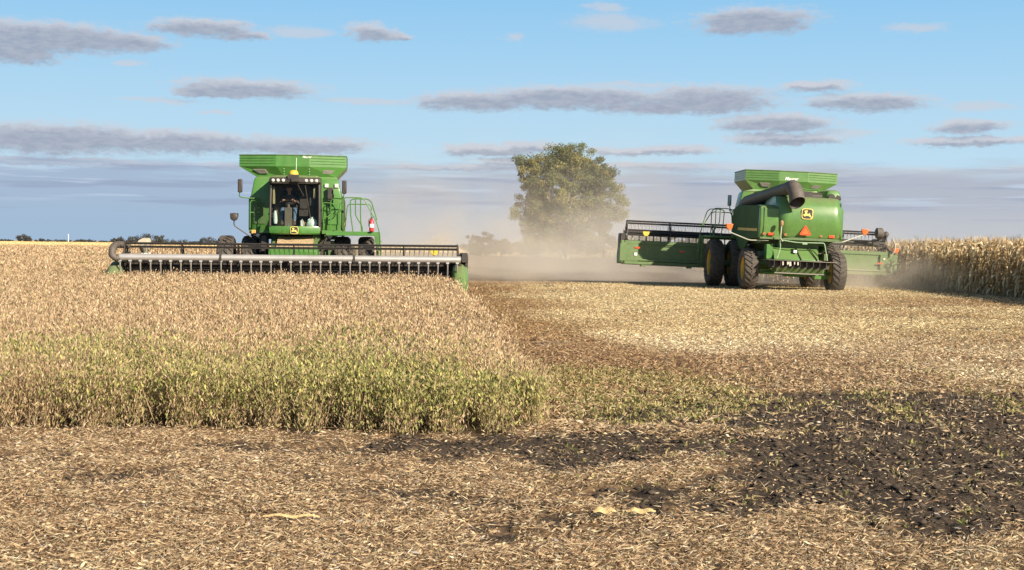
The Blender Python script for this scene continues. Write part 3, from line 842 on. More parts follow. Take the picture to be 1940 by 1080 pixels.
# ------------------------------------------------------------------ trees
BARK = surf('bark', (0.22, 0.19, 0.16), 0.9, var=0.3, scale=2, bump=0.5, bscale=8)
TWIG = surf('pale_bark', (0.42, 0.38, 0.32), 0.9, var=0.2, scale=2)
def tree(name, label, loc, height, width, pal, n_clump, n_leaf, leaf, seed, trunk_r, group=None, skirt=0.05, limbs=True, clump=.045, mid=.54, low=1.0, flat=0.0):
    r = np.random.default_rng(seed)
    root = empty(name, loc)
    tag(root, label, 'tree', group)
    mb = MB(); tips = []
    hz = height
    def grow(p, d, rad, ln, depth):
        pts = [p]; q = p.copy(); dd = d.copy()
        for i in range(4):
            dd = (dd + Vector(r.normal(0, .13, 3)) + Vector((0, 0, .05))).normalized(); q = q + dd * ln / 4; pts.append(q.copy())
        mb.tube(pts, [rad, rad * .62], 7 if depth < 2 else 5)
        if depth >= 2: tips.append(q)
        if depth < 3:
            for j in range(3 if depth < 1 else 3):
                a = r.uniform(0, 6.28); t = r.uniform(.45, 1.0) if j else 1.0
                o = pts[max(1, int(round(t * 4)))]
                nd = (dd * r.uniform(.5, .9) + Vector((math.cos(a), math.sin(a), r.uniform(-.05, .5))) * r.uniform(.5, .95)).normalized()
                grow(o, nd, rad * .55, ln * r.uniform(.6, .82), depth + 1)
    nst = 4 if limbs else 1
    for s in range(nst):
        a = 6.28 * s / nst + r.uniform(0, 1)
        d = Vector((math.cos(a) * .42 * width / height * 1.1, math.sin(a) * .35, 1)).normalized() if nst > 1 else Vector((0, 0, 1))
        grow(Vector((math.cos(a) * trunk_r * .6 * (nst > 1), math.sin(a) * trunk_r * .6 * (nst > 1), -.1)), d, trunk_r * (.7 if nst > 1 else 1), height * .30, 0 if limbs else 1)
    mb.build('trunk', TWIG if limbs else BARK, root)
    # foliage clumps fill an uneven ellipsoid shell and hang around the branch tips
    cs = []
    while len(cs) < n_clump:
        p = r.normal(size=3); p /= np.linalg.norm(p); rr = r.uniform(.35, 1.0) ** .5
        lump = 0.86 + .16 * math.sin(3 * math.atan2(p[1], p[0]) + seed) + .12 * math.sin(5 * p[2] + 2.1 * p[0] * 3 + seed)
        q = p * rr * lump
        z = height * (mid + skirt) + q[2] * height * (1 - mid - skirt) * (1 if q[2] > 0 else low)
        x, y_ = q[0] * width / 2, q[1] * width / 2 * .8
        if flat and q[2] > 0: x *= 1 + flat * q[2]; z = height * (mid + skirt) + math.copysign(abs(q[2]) ** .85, q[2]) * height * (1 - mid - skirt) * .97
        if z < height * .06: continue
        if z < height * .30 and abs(x) > width * (.30 + .3 * z / height): continue
        cs.append((x, y_, z))
    cs = np.array(cs)
    ci = r.integers(0, len(cs), n_leaf)
    sz = (width * height) ** .5 * clump * r.uniform(.6, 1.5, len(cs))
    off = r.normal(size=(n_leaf, 3)); off /= np.linalg.norm(off, axis=1, keepdims=True); off *= (r.random(n_leaf) ** .45)[:, None]
    P = cs[ci] + off * sz[ci][:, None] * np.array((1.15, 1.15, .85))
    D = r.normal(size=(n_leaf, 3)) + np.array((0, 0, -.3))
    tone = r.uniform(.78, 1.22, len(cs))[ci][:, None]
    base = np.array(pal)[r.choice(len(pal), len(cs))][ci]
    cols = np.clip(base * tone * r.normal(1, .15, (n_leaf, 1)), .01, .8)
    V, Cv = cards(P, D, leaf * r.uniform(.7, 1.4, n_leaf), leaf * .7, cols)
    fast_mesh('crown', V, np.arange(len(V)).reshape(-1, 4), Cv, TREELEAF, root)
    return root
def ground_at(px, d):
    return (px - 970) / F_PX * d
tree('cottonwood_tree', 'huge round broad-crowned tree with yellow-green leaves rising out of the dust', (ground_at(1071, 230), 230, -0.5), 18.8, 18.4,
     [(0.18, 0.205, 0.09), (0.21, 0.225, 0.09), (0.26, 0.25, 0.09), (0.14, 0.165, 0.08), (0.30, 0.27, 0.10)], 760, 160000, 0.25, 9, 0.5, skirt=-0.01, clump=.040, mid=.52, low=1.12, flat=.24)
OLIVE = [(0.10, 0.115, 0.045), (0.13, 0.125, 0.05), (0.16, 0.13, 0.06)]
for i, (px, d, h, w, lb) in enumerate([
        (905, 240, 4.2, 6.5, 'low rounded tree half lost in dust, left of the big tree'),
        (948, 252, 3.4, 6.0, 'lowest small tree in the dust against the left foot of the big tree'),
        (1003, 260, 3.2, 6.0, 'small bushy tree under the left side of the big tree crown'),
        (1150, 262, 4.2, 7.0, 'bushy tree under the right side of the big tree crown'),
        (1205, 330, 5.6, 10, 'dusty tree just right of the big tree, behind the raised header end'),
        (1262, 340, 6.3, 12, 'widest dusty tree above the reel of the right combine'),
        (1318, 345, 5.4, 9, 'dusty tree behind the railing of the right combine')]):
    tree('broadleaf_tree', lb, (ground_at(px, d), d, -0.5), h, w, OLIVE, 60, 9000, 0.20, 20 + i, 0.14, 'low trees in the dust', limbs=False, skirt=-.04, clump=.09)
FAR_HAZED = [(0.075, 0.08, 0.07), (0.10, 0.095, 0.08), (0.09, 0.09, 0.085)]  # greyed leaf colours, distance haze painted into them
far = [(8, 1500, 1.2, 22, 'faint low scrub tree at the left edge of the horizon'),
       (47, 1300, 5.6, 13, 'dark rounded tree left of the thin white tower'),
       (80, 1400, 2.4, 14, 'second dark tree left of the thin white tower'),
       (108, 1500, 1.6, 34, 'long low pale tree just left of the white tower'),
       (160, 1500, 1.8, 22, 'low flat tree right of the thin white tower'),
       (184, 1450, 1.4, 22, 'low tree before the curved header hose'),
       (222, 1350, 3.4, 12, 'small tree above the curved header hose'),
       (252, 1300, 5.2, 24, 'wide tree at the left foot of the tallest horizon clump'),
       (286, 1200, 7.0, 24, 'tallest tree clump on the left horizon'),
       (316, 1300, 3.2, 30, 'low tree sloping off right of the tallest clump'),
       (345, 1400, 1.2, 26, 'faint low tree between the two horizon clumps'),
       (392, 1200, 4.8, 14, 'round tree just left of the outer wheel of the left combine'),
       (378, 1500, 1.5, 20, 'low grey tree behind the outer left wheel')]
for i, (px, d, h, w, lb) in enumerate(far):
    zz = CAM_H - 2.6
    tree('distant_tree', lb, (ground_at(px, d), d, zz), h * 1.12 + 1.4, w * 1.25, FAR_HAZED, 40, 2600, 0.8, 60 + i, 0.25, 'trees on the left horizon', limbs=False, skirt=-.12, clump=.12)
mb = MB(); mb.tube([(0, 0, 0), (0, 0, 7.6)], [.42, .3], 10)
for zz in (2, 4, 6): mb.lathe([(zz, .48), (zz + .15, .48)], (0, 0, 0), 2, 10)
ob = empty('tower', (ground_at(129, 1400), 1400, -0.6)); tag(ob, 'thin white tower standing alone on the left horizon', 'tower')
mb.build('shaft', WHITE, ob)
mb = MB(); mb.lathe([(7.6, .5), (8.0, .5), (8.5, .15)], (0, 0, 0), 2, 10); mb.build('cap', WHITE, ob)

# ------------------------------------------------------------------ husks and corn leaves dropped in front
def husk(name, label, px, py, L, W, ang, curl, cat='corn leaf'):
    d = pix_dir(px, py); t = -CAM_H / d.z; x, y_ = d.x * t, d.y * t
    z = float(gz(np.array([x]), np.array([y_]))[0])
    mb = MB(); secs = []
    n = 14
    for i in range(n + 1):
        t = i / n; w = W * math.sin(math.pi * min(1, t * .9 + .06)) ** .7 * .5
        cx = (t - .5) * L; cy = curl * math.sin(t * 3.1) * L * .3; cz = 0.062 + .012 * math.sin(t * 6) ** 2
        secs.append([(cx, cy - w, cz - w * .55), (cx, cy, cz + .006), (cx, cy + w, cz + w * .65), (cx, cy, cz + .002)])
    mb.loft(secs)
    o = mb.build(name, surf('dry_leaf_' + str(px), (0.58, 0.43, 0.20), 0.7, var=0.35, scale=45, bump=.5, bscale=120))
    o.location = (x, y_, z); o.rotation_euler = (0, 0, ang)
    return tag(o, label, cat, 'dropped corn leaves')
husk('corn_leaf', 'left one of two pale corn leaves lying on the residue, lower right of centre', 1145, 990, .13, .045, .12, .2)
husk('corn_leaf', 'right one of two pale corn leaves lying on the residue, pointed to the right', 1214, 989, .17, .036, -.05, -.15)
husk('corn_leaf', 'long thin tan corn leaf lying alone on the left foreground residue', 552, 998, .32, .020, -.01, .03)
# ------------------------------------------------------------------ combine harvesters (x right, y forward, z up; origin on the ground under the front axle)
DEER = [(330, 310), (378, 300), (422, 293), (424, 335), (404, 360), (402, 385), (440, 396), (478, 398), (484, 368), (502, 382), (504, 410), (516, 440), (560, 492),
        (546, 518), (490, 475), (440, 455), (384, 455), (350, 466), (368, 476), (350, 482), (318, 455), (298, 448), (290, 428), (318, 420), (352, 408), (356, 378), (343, 352), (366, 342), (334, 334)]
def emblem(parent, x, y, z, size, face, flip=1):
    """leaping deer badge; face -1 looks to -y (rear), +1 to +y (front)"""
    s = size / 330.0
    def sq(k, b=0.08):
        pts = []
        for i in range(40):
            a = 2 * math.pi * i / 40
            c, sn = math.cos(a), math.sin(a)
            pts.append((x + size / 2 * k * math.copysign(abs(c) ** .45, c), z + size / 2 * k * .94 * math.copysign(abs(sn) ** .45, sn)))
        return pts
    e = MB().prism(sq(1.0), 1, y, y + face * 0.012).build('badge', BADGEY, parent)
    MB().prism(sq(.88), 1, y + face * .012, y + face * 0.017).build('badge_field', BLACK, e)
    poly = [(x + (px - 425) * s * .95 * flip, z - (py - 402) * s * .95) for px, py in DEER]
    MB().prism(poly, 1, y + face * 0.017, y + face * 0.022).build('deer_figure', BADGEY, e, smooth=False)
    return e

def text_part(name, txt, size, mat, parent, loc, rot, shear=0.0):
    cu = bpy.data.curves.new(name, 'FONT'); cu.body = txt; cu.size = size; cu.extrude = 0.003; cu.shear = shear; cu.align_x = 'CENTER'; cu.offset = size * .02
    o = bpy.data.objects.new(name, cu); C.objects.link(o)
    bpy.context.view_layer.update()
    me = bpy.data.meshes.new_from_object(o.evaluated_get(bpy.context.evaluated_depsgraph_get()))
    bpy.data.objects.remove(o)
    me.materials.clear(); me.materials.append(mat)
    o2 = bpy.data.objects.new(name, me); C.objects.link(o2); o2.parent = parent; o2.location = loc; o2.rotation_euler = rot
    return o2

def wheel(parent, x, y, rad, w, side, nlug=24, steer=0.0):
    """agricultural tyre with slanted lugs on a yellow rim; side = +1 outer face to +x"""
    root = MB()
    rr = rad * .56
    root.lathe([(-w * .32, rr * .98), (-w * .34, rr * .86), (-w * .1, rr * .80), (w * .06, rr * .78), (w * .10, rr * .30), (w * .16, rr * .28), (w * .18, rr * .2)] if side > 0 else
               [(w * .32, rr * .98), (w * .34, rr * .86), (w * .1, rr * .80), (-w * .06, rr * .78), (-w * .10, rr * .30), (-w * .16, rr * .28), (-w * .18, rr * .2)], (0, 0, 0), 0, 32)
    root.lathe([(-w * .36, rr * 1.0), (-w * .30, rr * .95), (w * .30, rr * .95), (w * .36, rr * 1.0)], (0, 0, 0), 0, 32, cap=False)
    for k in range(8):
        a = 2 * math.pi * k / 8
        root.tube([(side * w * .09, math.cos(a) * rr * .45, math.sin(a) * rr * .45), (side * w * .14, math.cos(a) * rr * .45, math.sin(a) * rr * .45)], .03, 6)
    o = root.build('wheel', YELLOW, parent)
    o.location = (x, y, rad); o.rotation_euler = (0, 0, steer)
    t = MB()
    rb = rad - .045
    t.lathe([(-w * .34, rr), (-w * .46, rr * 1.12), (-w * .50, rad * .78), (-w * .475, rad * .90), (-w * .40, rb * .975), (-w * .2, rb), (0, rb * 1.004), (w * .2, rb), (w * .40, rb * .975), (w * .475, rad * .90), (w * .50, rad * .78), (w * .46, rr * 1.12), (w * .34, rr)], (0, 0, 0), 0, 48, cap=False)
    # lugs: bars running from the middle of the tread out over the shoulder
    for s in (-1, 1):
        for k in range(nlug):
            a0 = 2 * math.pi * (k + (0.5 if s > 0 else 0)) / nlug
            secs = []
            for j in range(6):
                u = j / 5
                xx = s * w * (-.02 + .53 * u)
                ang = a0 - .30 * u ** .85 * (22 / nlug)
                rad_o = rad - .012 * u - (.10 if j == 5 else 0) - (.02 if j == 4 else 0)
                rad_i = rb * (1 - .02 * u) - .02 - (.13 if j == 5 else 0)
                hw = .026 / rad * (1 + .25 * u) * (rad / .93) ** .3
                secs.append([(xx, math.cos(ang + d) * r, math.sin(ang + d) * r) for d, r in ((-hw * 1.35, rad_i), (-hw, rad_o), (hw, rad_o), (hw * 1.35, rad_i))])
            t.loft(secs)
    t.build('tyre', RUBBER, o, angle=30)
    return o

def rails(mb, paths, r=.02):
    for p in paths: mb.tube(p, r, 7, smooth=.12)

def combine(name, label, loc, rotz, roll, head_w, head_dx, lift, body, rear_arms, header_left_deploy):
    root = empty(name, loc, (0, roll, rotz)); tag(root, label, 'combine', 'combine harvesters at work in the field')
    def B(nm, mb, m, bev=0.012, par=None, **k): return mb.build(nm, m, par or root, bevel=bev, **k)
    # --- running gear
    for s in (-1, 1):
        wheel(root, s * 1.54, 0, .93, .54, s, 26)
        wheel(root, s * 2.34, 0, .93, .54, s, 26)
        wheel(root, s * (1.60 if s > 0 else 1.70), -3.55, .775, .54, s, 22)
    m = MB()
    m.tube([(-2.5, 0, .93), (2.5, 0, .93)], .13, 12); m.box(-1.25, -.95, -.5, .4, .55, 1.5); m.box(.95, 1.25, -.5, .4, .55, 1.5); m.box(-.9, .9, -.22, .22, .8, 1.1)
    B('front_axle', m, DKGREEN)
    m = MB()
    m.box(-1.3, 1.1, -3.68, -3.42, .60, .80); m.box(-.35, .35, -3.75, -3.35, .55, 1.05); m.tube([(-1.5, -3.5, .72), (1.5, -3.5, .72)], .07, 8)
    m.tube([(-1.2, -3.75, .66), (1.15, -3.75, .66)], .035, 8); m.box(.75, 1.25, -3.82, -3.45, .50, .66); m.cbox((1.05, -3.8, .78), (.22, .16, .24)); m.tube([(.2, -3.8, .73), (.95, -3.8, .73)], .06, 10)
    B('rear_axle', m, GREEN)
    m = MB()
    m.box(-.82, .82, -3.9, .7, .95, 1.95); m.box(-.75, .75, -4.2, -3.9, 1.25, 1.95); m.box(-1.3, 1.3, -3.6, .3, 1.75, 2.25)
    m.box(-1.2, -1.05, -3.9, .5, 1.2, 1.45); m.box(1.05, 1.2, -3.9, .5, 1.2, 1.45)
    B('chassis', m, DKGREEN)
    # --- side shields
    prof = [(.55, 3.10), (.55, 2.02), (-.3, 1.95), (-.75, 1.62), (-1.3, 1.48), (-1.9, 1.50), (-2.4, 1.75), (-3.0, 1.90), (-4.25, 1.93), (-4.38, 2.0), (-4.40, 3.05), (-4.3, 3.14), (-1.6, 3.22), (-.2, 3.22)]
    for s in (-1, 1):
        m = MB().prism(prof, 0, s * 1.50, s * 1.575)
        sh = B('side_shield', m, SHADEDG if s < 0 else body, .03)  # left side gets the green with shade in its colour
        B('shield_seam', MB().box(s * 1.577, s * 1.583, -2.25, -2.22, 1.95, 3.14).box(s * 1.577, s * 1.583, -.55, -.52, 2.0, 3.14), BLACK, 0, sh)
        B('yellow_stripe', MB().prism([(-4.2, 2.18), (-4.2, 2.28), (-.6, 2.36), (-.6, 2.26)], 0, s * 1.577, s * 1.581), YELLOW, 0, sh)
    # --- front body shields beside the cab
    for s in (-1, 1):
        m = MB()
        m.loft([rrect(min(s * .84, s * 1.5), max(s * .84, s * 1.5), -.2, .55, 2.06, .05), rrect(min(s * .84, s * 1.52), max(s * .84, s * 1.52), -.2, .60, 2.4, .05),
                rrect(min(s * .80, s * 1.50), max(s * .80, s * 1.50), -.2, .60, 3.2, .05), rrect(min(s * .80, s * 1.40), max(s * .80, s * 1.40), -.2, .55, 3.72, .05), rrect(min(s * .80, s * 1.36), max(s * .80, s * 1.36), -.2, .48, 3.80, .04)])
        fs = B('front_shield', m, body, .0)
        m = MB().box(min(s * .86, s * 1.52), max(s * .86, s * 1.52), .52, .95, 1.93, 2.05)
        B('fender_step', m, body, .01, fs)
        B('recess_panel', MB().box(min(s * 1.02, s * 1.40), max(s * 1.02, s * 1.40), .60, .612, 2.25, 2.95), DKGREEN if s > 0 else body, .005, fs)  # darker green on one side paints in the shade of the cab
    m = MB()
    for x in (-1.33, -1.0): m.cbox((x, .60, 3.55), (.13, .06, .13))
    B('body_lamp', m, LENS, .01)
    # --- grain tank
    m = MB().box(-.86, 1.36, -2.45, -.1, 2.9, 3.84).box(-1.34, 1.34, -.1, .40, 2.9, 3.84)
    tank = B('grain_tank', m, body, .03)
    B('auger_recess_shade', MB().box(-1.48, -.86, -2.5, -.1, 3.12, 3.19).box(-.875, -.863, -2.44, -.11, 3.19, 3.82).box(-1.33, -.9, -.115, -.103, 3.19, 3.82), BLACK, 0, tank)  # black sheets: the shade of the recess put into colour
    hw, hl, cy = 1.79, 1.42, -.92
    def octo(hx, hy, z, cx_, cyy): return [(p[0] + (.13 if z > 4 else 0), p[1], p[2]) for p in [(-hx * .31, cy + hy, z), (hx * .31, cy + hy, z), (hx, cy + hy * cyy, z), (hx, cy - hy * cyy, z), (hx * .31, cy - hy, z), (-hx * .31, cy - hy, z), (-hx, cy - hy * cyy, z), (-hx, cy + hy * cyy, z)]]
    lo_, mi_, up_ = octo(1.33, 1.20, 3.83, 0, .90), octo(hw, hl, 4.18, 0, .76), octo(hw * .995, hl * .995, 4.56, 0, .76)
    upi, mii, loi = octo(hw * .97, hl * .97, 4.56, 0, .76), octo(hw * .96, hl * .96, 4.20, 0, .76), octo(1.29, 1.16, 3.86, 0, .90)
    xt = MB().loft([lo_, mi_, up_, upi, mii, loi], cap=False)
    for a, b in ((1, 2), (2, 3), (3, 4), (5, 6), (6, 7), (7, 0)):
        for zz in (4.28, 4.37, 4.46):
            p, q = Vector(mi_[a]), Vector(mi_[b]); d = (q - p).normalized() * .05
            o_ = Vector((p.y - q.y, q.x - p.x, 0)).normalized(); 
            if o_.dot((p + q) / 2 - Vector((0, cy, 0))) < 0: o_ = -o_
            A, Bq = p + d + o_ * .004, q - d + o_ * .004
            xt.tube([(A.x, A.y, zz), (Bq.x, Bq.y, zz)], .011, 6)
    m = MB()
    for i in range(8): m.tube([up_[i], up_[(i + 1) % 8]], .022, 6)
    B('rim', m, DKGREEN, 0, tank)
    for i0, i1 in ((1, 2), (7, 0), (3, 4), (5, 6)):
        def bil(u, v, off):
            p = (Vector(lo_[i0]) * (1 - u) + Vector(lo_[i1]) * u) * (1 - v) + (Vector(mi_[i0]) * (1 - u) + Vector(mi_[i1]) * u) * v
            nn_ = (Vector(lo_[i1]) - Vector(lo_[i0])).cross(Vector(mi_[i0]) - Vector(lo_[i0])).normalized()
            if nn_.dot(p - Vector((0, cy, 4.6))) < 0: nn_ = -nn_
            return p + nn_ * off
        u0, u1 = (.42, .70) if i0 in (1, 3) else (.30, .58)
        m = MB().loft([[bil(u0, .38, o_), bil(u1, .38, o_), bil(u1 + .03, .72, o_), bil(u0 - .03, .72, o_)] for o_ in (-.01, .035)])
        B('tank_window', m, GREYM, 0, tank)
    xt.mat(1)
    for sx in (-.42, .42):
        for zz in (3.93, 4.02, 4.10): xt.ball((sx, cy + 1.24 + (zz - 3.83) * .60, zz), .012, 6, 4)
    B('tank_extension', xt, [body, WHITE], 0, tank, smooth=False)
    text_part('maker_lettering', 'Maurer', .10, WHITE, tank, (-.34, cy + hl + .006, 4.47), (R(90), 0, R(180)), .25)
    text_part('maker_lettering', 'Maurer', .17, WHITE, tank, (.05, cy - hl - .006, 4.22), (R(90), 0, 0), .25)
    # --- engine deck, rear hood
    m = MB(); m.box(-1.45, 1.45, -4.1, -2.3, 2.6, 3.18); m.box(.2, 1.3, -3.2, -2.3, 3.18, 3.40)
    B('engine_deck', m, body, .02)
    zs = [(1.93, -4.50, .0), (2.02, -4.62, 0), (2.35, -4.76, 0), (2.8, -4.79, 0), (3.15, -4.72, .02), (3.38, -4.58, .05), (3.49, -4.40, .10), (3.53, -4.10, .18)]
    def hoodsec(z, yb, inn):
        pts = []
        x0, x1 = -.95 + inn * .4, 1.555 - inn
        for i in range(25):
            u = i / 24; x = x0 + (x1 - x0) * u
            e_ = min(u, 1 - u) * 2
            fall = .34 * (1 - min(1, e_ / .26)) ** 2.2 + .05 * (2 * u - 1) ** 2
            pts.append((x, yb + fall, z))
        return pts + [(x1, -2.5, z), (x0, -2.5, z)]
    hood = B('rear_hood', MB().loft([hoodsec(*s) for s in zs]), GREEN2 if body is GREEN2 else body, 0, angle=30)
    B('left_hood_panel', MB().loft([rrect(-1.565, -.72, -4.50, -2.5, 1.95, .07), rrect(-1.57, -.72, -4.56, -2.5, 2.4, .07), rrect(-1.57, -.72, -4.54, -2.5, 3.02, .07), rrect(-1.54, -.72, -4.44, -2.5, 3.12, .07)]), body, 0, hood)
    B('hood_lip', MB().box(-1.55, -.75, -4.60, -4.50, 1.90, 1.97).prism([(-.75, 1.90), (1.5, 1.90), (1.5, 1.95), (1.12, 2.0), (-.35, 2.0), (-.6, 1.97), (-.75, 1.95)], 1, -4.70, -4.3), DKGREEN, .01, hood)
    B('hood_seam', MB().box(-1.42, -1.405, -4.575, -4.55, 2.0, 3.08).box(1.42, 1.435, -4.53, -4.47, 2.02, 3.35), BLACK, 0, hood)
    for x, mm, w in ((-1.40, AMBER, .11), (-1.13, REDREF, .23), (-.62, AMBER, .11), (.70, AMBER, .11), (1.10, REDREF, .22), (1.34, AMBER, .11)):
        yy = -4.60 if x < -.7 else (-4.66 if abs(x) < .9 else -4.66 if x < 1.2 else -4.56)
        B('tail_lamp', MB().box(x - w / 2, x + w / 2, yy, yy + .20, 2.04, 2.135), mm, .015, hood)
    emblem(hood, .12, -4.795, 2.88, .42, -1)
    m = MB().prism([(-.09, 2.10), (.25, 2.10), (.29, 2.14), (.10, 2.45), (.06, 2.45), (-.13, 2.14)], 1, -4.80, -4.785); tr = B('slow_vehicle_triangle', m, REDREF, 0, hood, smooth=False)
    B('triangle_centre', MB().prism([(-.055, 2.145), (.215, 2.145), (.08, 2.37)], 1, -4.806, -4.801), ORANGE, 0, tr, smooth=False)
    m = MB(); m.lathe([(-.45, .17), (.5, .17)], (.35, -3.85, 3.55), 0, 18); m.box(.0, .45, -4.1, -3.6, 3.5, 3.74)
    B('air_filter', m, BLACK, .02)
    m = MB(); m.loft([rrect(.95, 1.55, -4.1, -2.4, 3.3, .12), rrect(.97, 1.55, -4.1, -2.4, 3.62, .12), rrect(1.02, 1.48, -4.0, -2.4, 3.80, .12), rrect(1.1, 1.38, -3.9, -2.4, 3.84, .1)])
    B('cooling_cover', m, body, 0)
    m = MB(); m.lathe([(-4.16, .13), (-4.0, .15)], (1.16, 0, 3.55), 1, 18); m.prism([(1.28, 3.48), (1.53, 3.48), (1.50, 3.60), (1.38, 3.66)], 1, -4.12, -4.08)
    B('exhaust_opening', m, BLACK, 0)
    m = MB(); rails(m, [[(-.2, -3.1, 3.95), (.5, -3.1, 3.85), (.9, -3.1, 3.85)], [(-.1, -3.05, 4.0), (.05, -3.05, 4.12), (.12, -3.05, 4.0)], [(.1, -3.2, 3.9), (.35, -3.2, 3.55)], [(.9, -3.1, 3.85), (.9, -3.1, 3.5)]], .018)
    m.cbox((-.02, -3.05, 4.05), (.10, .08, .1)); B('pipework', m, GREEN, 0)
    # --- straw spreader at the tail
    m = MB(); m.prism([(-4.25, 1.62), (-4.62, 1.20), (-4.62, 1.16), (-3.9, 1.16), (-3.9, 1.62)], 0, -.98, .68); m.box(-1.25, -1.02, -4.5, -4.1, 1.18, 1.72)
    sp_ = B('straw_chute', m, GREEN, .01)
    B('chute_rib', MB().tube([(-.12, -4.30, 1.62), (.02, -4.66, 1.19)], .02, 6).tube([(.35, -4.30, 1.66), (.62, -4.66, 1.19)], .02, 6), BLACK, 0, sp_)
    B('sticker', MB().prism([(-.25, 1.44), (-.13, 1.44), (-.13, 1.54), (-.25, 1.54)], 1, -4.53, -4.40), WHITE, 0, sp_)
    m = MB(); m.prism([(-1.35, -4.1), (-1.28, -4.75), (-.9, -5.0), (.95, -5.0), (1.35, -4.75), (1.42, -4.1)], 2, 1.135, 1.155)
    tb = B('tailboard', m, GREYM, .004)
    m = MB(); m.box(-1.2, 1.05, -4.72, -4.66, .88, 1.13); 
    for k in range(9): m.box(-1.05 + k * .24, -1.03 + k * .24, -4.95, -4.70, .93, 1.13)
    B('spreader_fin', m, BLACK, 0, tb)
    m = MB()
    for k, w, lo3 in ((-.74, .045, .96), (-.57, .06, .99), (-.49, .08, .94), (-.31, .035, 1.0), (-.19, .05, .98)): m.prism([(k, lo3), (k + w, lo3 + .02), (k + w * .8, 1.11), (k - .01, 1.10)], 1, -4.965, -4.955)
    B('paper_label', m, surf('worn_label', (.5, .47, .40), .6, var=.3, scale=20), 0, tb)
    m = MB(); m.prism([(-4.6, .70), (-4.72, .88), (-4.0, .95), (-4.0, .70)], 0, -.9, .85); B('spreader_tray', m, DKGREEN, .01, tb)
    m = MB(); m.box(-.95, .9, -4.63, -4.60, .665, .70); B('tray_edge', m, GREYM, 0, tb)
    m = MB(); rails(m, [[(-.72, -4.7, 1.88), (-.2, -4.75, 1.82), (.8, -4.7, 1.84), (.84, -4.7, 1.80), (.95, -4.8, 1.20)], [(-.82, -4.7, 1.86), (-.78, -4.7, 1.6), (-.92, -4.8, 1.20)]], .02); m.cbox((.1, -4.7, 1.80), (.18, .1, .08))
    B('guard_rail', m, surf('pale_green_pipe', (.25, .42, .25), .5, dust=.2), 0)
    # --- cab
    cab = MB(); cab.box(-.83, .83, .50, 1.62, 2.02, 2.14); cab.box(-.80, .80, .42, .50, 2.1, 3.7)
    cabo = B('cab', cab, CABIN, .01)
    def arc(hx, y0, b, z, n=10):
        return [(-hx + 2 * hx * i / n, y0 + b * (1 - (2 * i / n - 1) ** 2), z) for i in range(n + 1)]
    m = MB(); secs = []
    for z, hx, y0 in ((1.90, .77, 1.62), (1.94, .81, 1.66), (2.10, .83, 1.68), (2.17, .83, 1.66)): secs.append(arc(hx, y0, .16, z) + [(hx, .6, z), (-hx, .6, z)])
    fp = B('cab_front_panel', m.loft(secs), body, .004, cabo)
    emblem(fp, 0, 1.845, 2.035, .26, 1, -1)
    m = MB()
    for s in (-1, 1):
        m.tube([(s * .80, 1.68, 2.16), (s * .79, 1.60, 3.0), (s * .78, 1.52, 3.58)], .045, 8)
        m.box(min(s * .76, s * .84), max(s * .76, s * .84), .46, .58, 2.1, 3.6); m.box(min(s * .78, s * .83), max(s * .78, s * .83), .5, 1.6, 2.12, 2.2)
    B('cab_pillar', m, BLACK, .01, cabo)
    m = MB().loft([arc(.77, 1.685, .16, 2.17), arc(.765, 1.62, .16, 2.9), arc(.76, 1.53, .16, 3.56)], cap=False, closed=False)
    B('windshield', m, GLASS, 0, cabo)
    for s in (-1, 1):
        B('side_window', MB().add([(s * .80, .58, 2.2), (s * .80, 1.62, 2.2), (s * .785, 1.50, 3.56), (s * .785, .58, 3.56)], [(0, 1, 2, 3)]), GLASS, 0, cabo)
    m = MB(); secs = []
    for z, hx, y0 in ((3.54, .80, 1.58), (3.60, .84, 1.70), (3.70, .84, 1.70), (3.76, .80, 1.62)): secs.append(arc(hx, y0, .14, z) + [(hx, .45, z), (-hx, .45, z)])
    roof = B('cab_roof', m.loft(secs), BLACK, .01, cabo)
    secs = []
    for z, hx, y0 in ((3.762, .80, 1.58), (3.80, .78, 1.50), (3.84, .70, 1.38)): secs.append(arc(hx, y0, .12, z) + [(hx, .45, z), (-hx, .45, z)])
    B('roof_cap', MB().loft(secs), body, .005, roof)
    for i, x in enumerate((-.70, -.54, -.37, .37, .54, .70)):
        yy = 1.70 + .14 * (1 - (x / .84) ** 2)
        mm = MB(); mm.lathe([(yy - .03, .054), (yy + .015, .056), (yy + .03, .046), (yy + .038, .03)], (x, 0, 3.655), 1, 16)
        lamp = B('work_lamp', mm, LENS, 0, roof)
        lamp.scale = (1, 1, 1)
    B('lamp_bar', MB().lathe([(-.75, .02), (.75, .02)], (0, 1.78, 3.57), 0, 8), BLACK, 0, roof)
    m = MB(); m.lathe([(3.84, .10), (3.86, .155), (3.92, .155), (3.98, .12), (4.01, .05)], (.05, 1.45, 0), 2, 20)
    gd = B('position_receiver', m, YELLOW, 0)
    B('receiver_bracket', MB().box(-.13, .23, 1.30, 1.86, 3.70, 3.84).cbox((-.02, 1.86, 3.66), (.26, .1, .1)), BLACK, .01, gd)
    B('aerial', MB().tube([(-.02, 1.3, 3.84), (-.03, 1.28, 4.42)], .008, 5), WHITE, 0)
    m = MB(); m.tube([(-.10, 1.90, 3.52), (-.30, 1.86, 3.15)], .014, 5); m.tube([(-.34, 1.86, 3.5), (-.52, 1.83, 2.4)], .016, 5); B('wiper', m, BLACK, 0, cabo)
    # interior
    m = MB(); m.box(-.05, .50, .55, .70, 2.72, 3.35); m.box(-.05, .50, .62, 1.12, 2.5, 2.66); m.box(.05, .40, .7, 1.0, 2.14, 2.5); B('seat', m, SEATM, .05, cabo)
    m = MB(); m.tube([(.22, 1.50, 2.14), (.22, 1.40, 2.6), (.22, 1.27, 2.88)], .05, 8); m.box(.10, .34, 1.36, 1.52, 2.14, 2.78); B('steering_column', m, CABIN, .02, cabo)
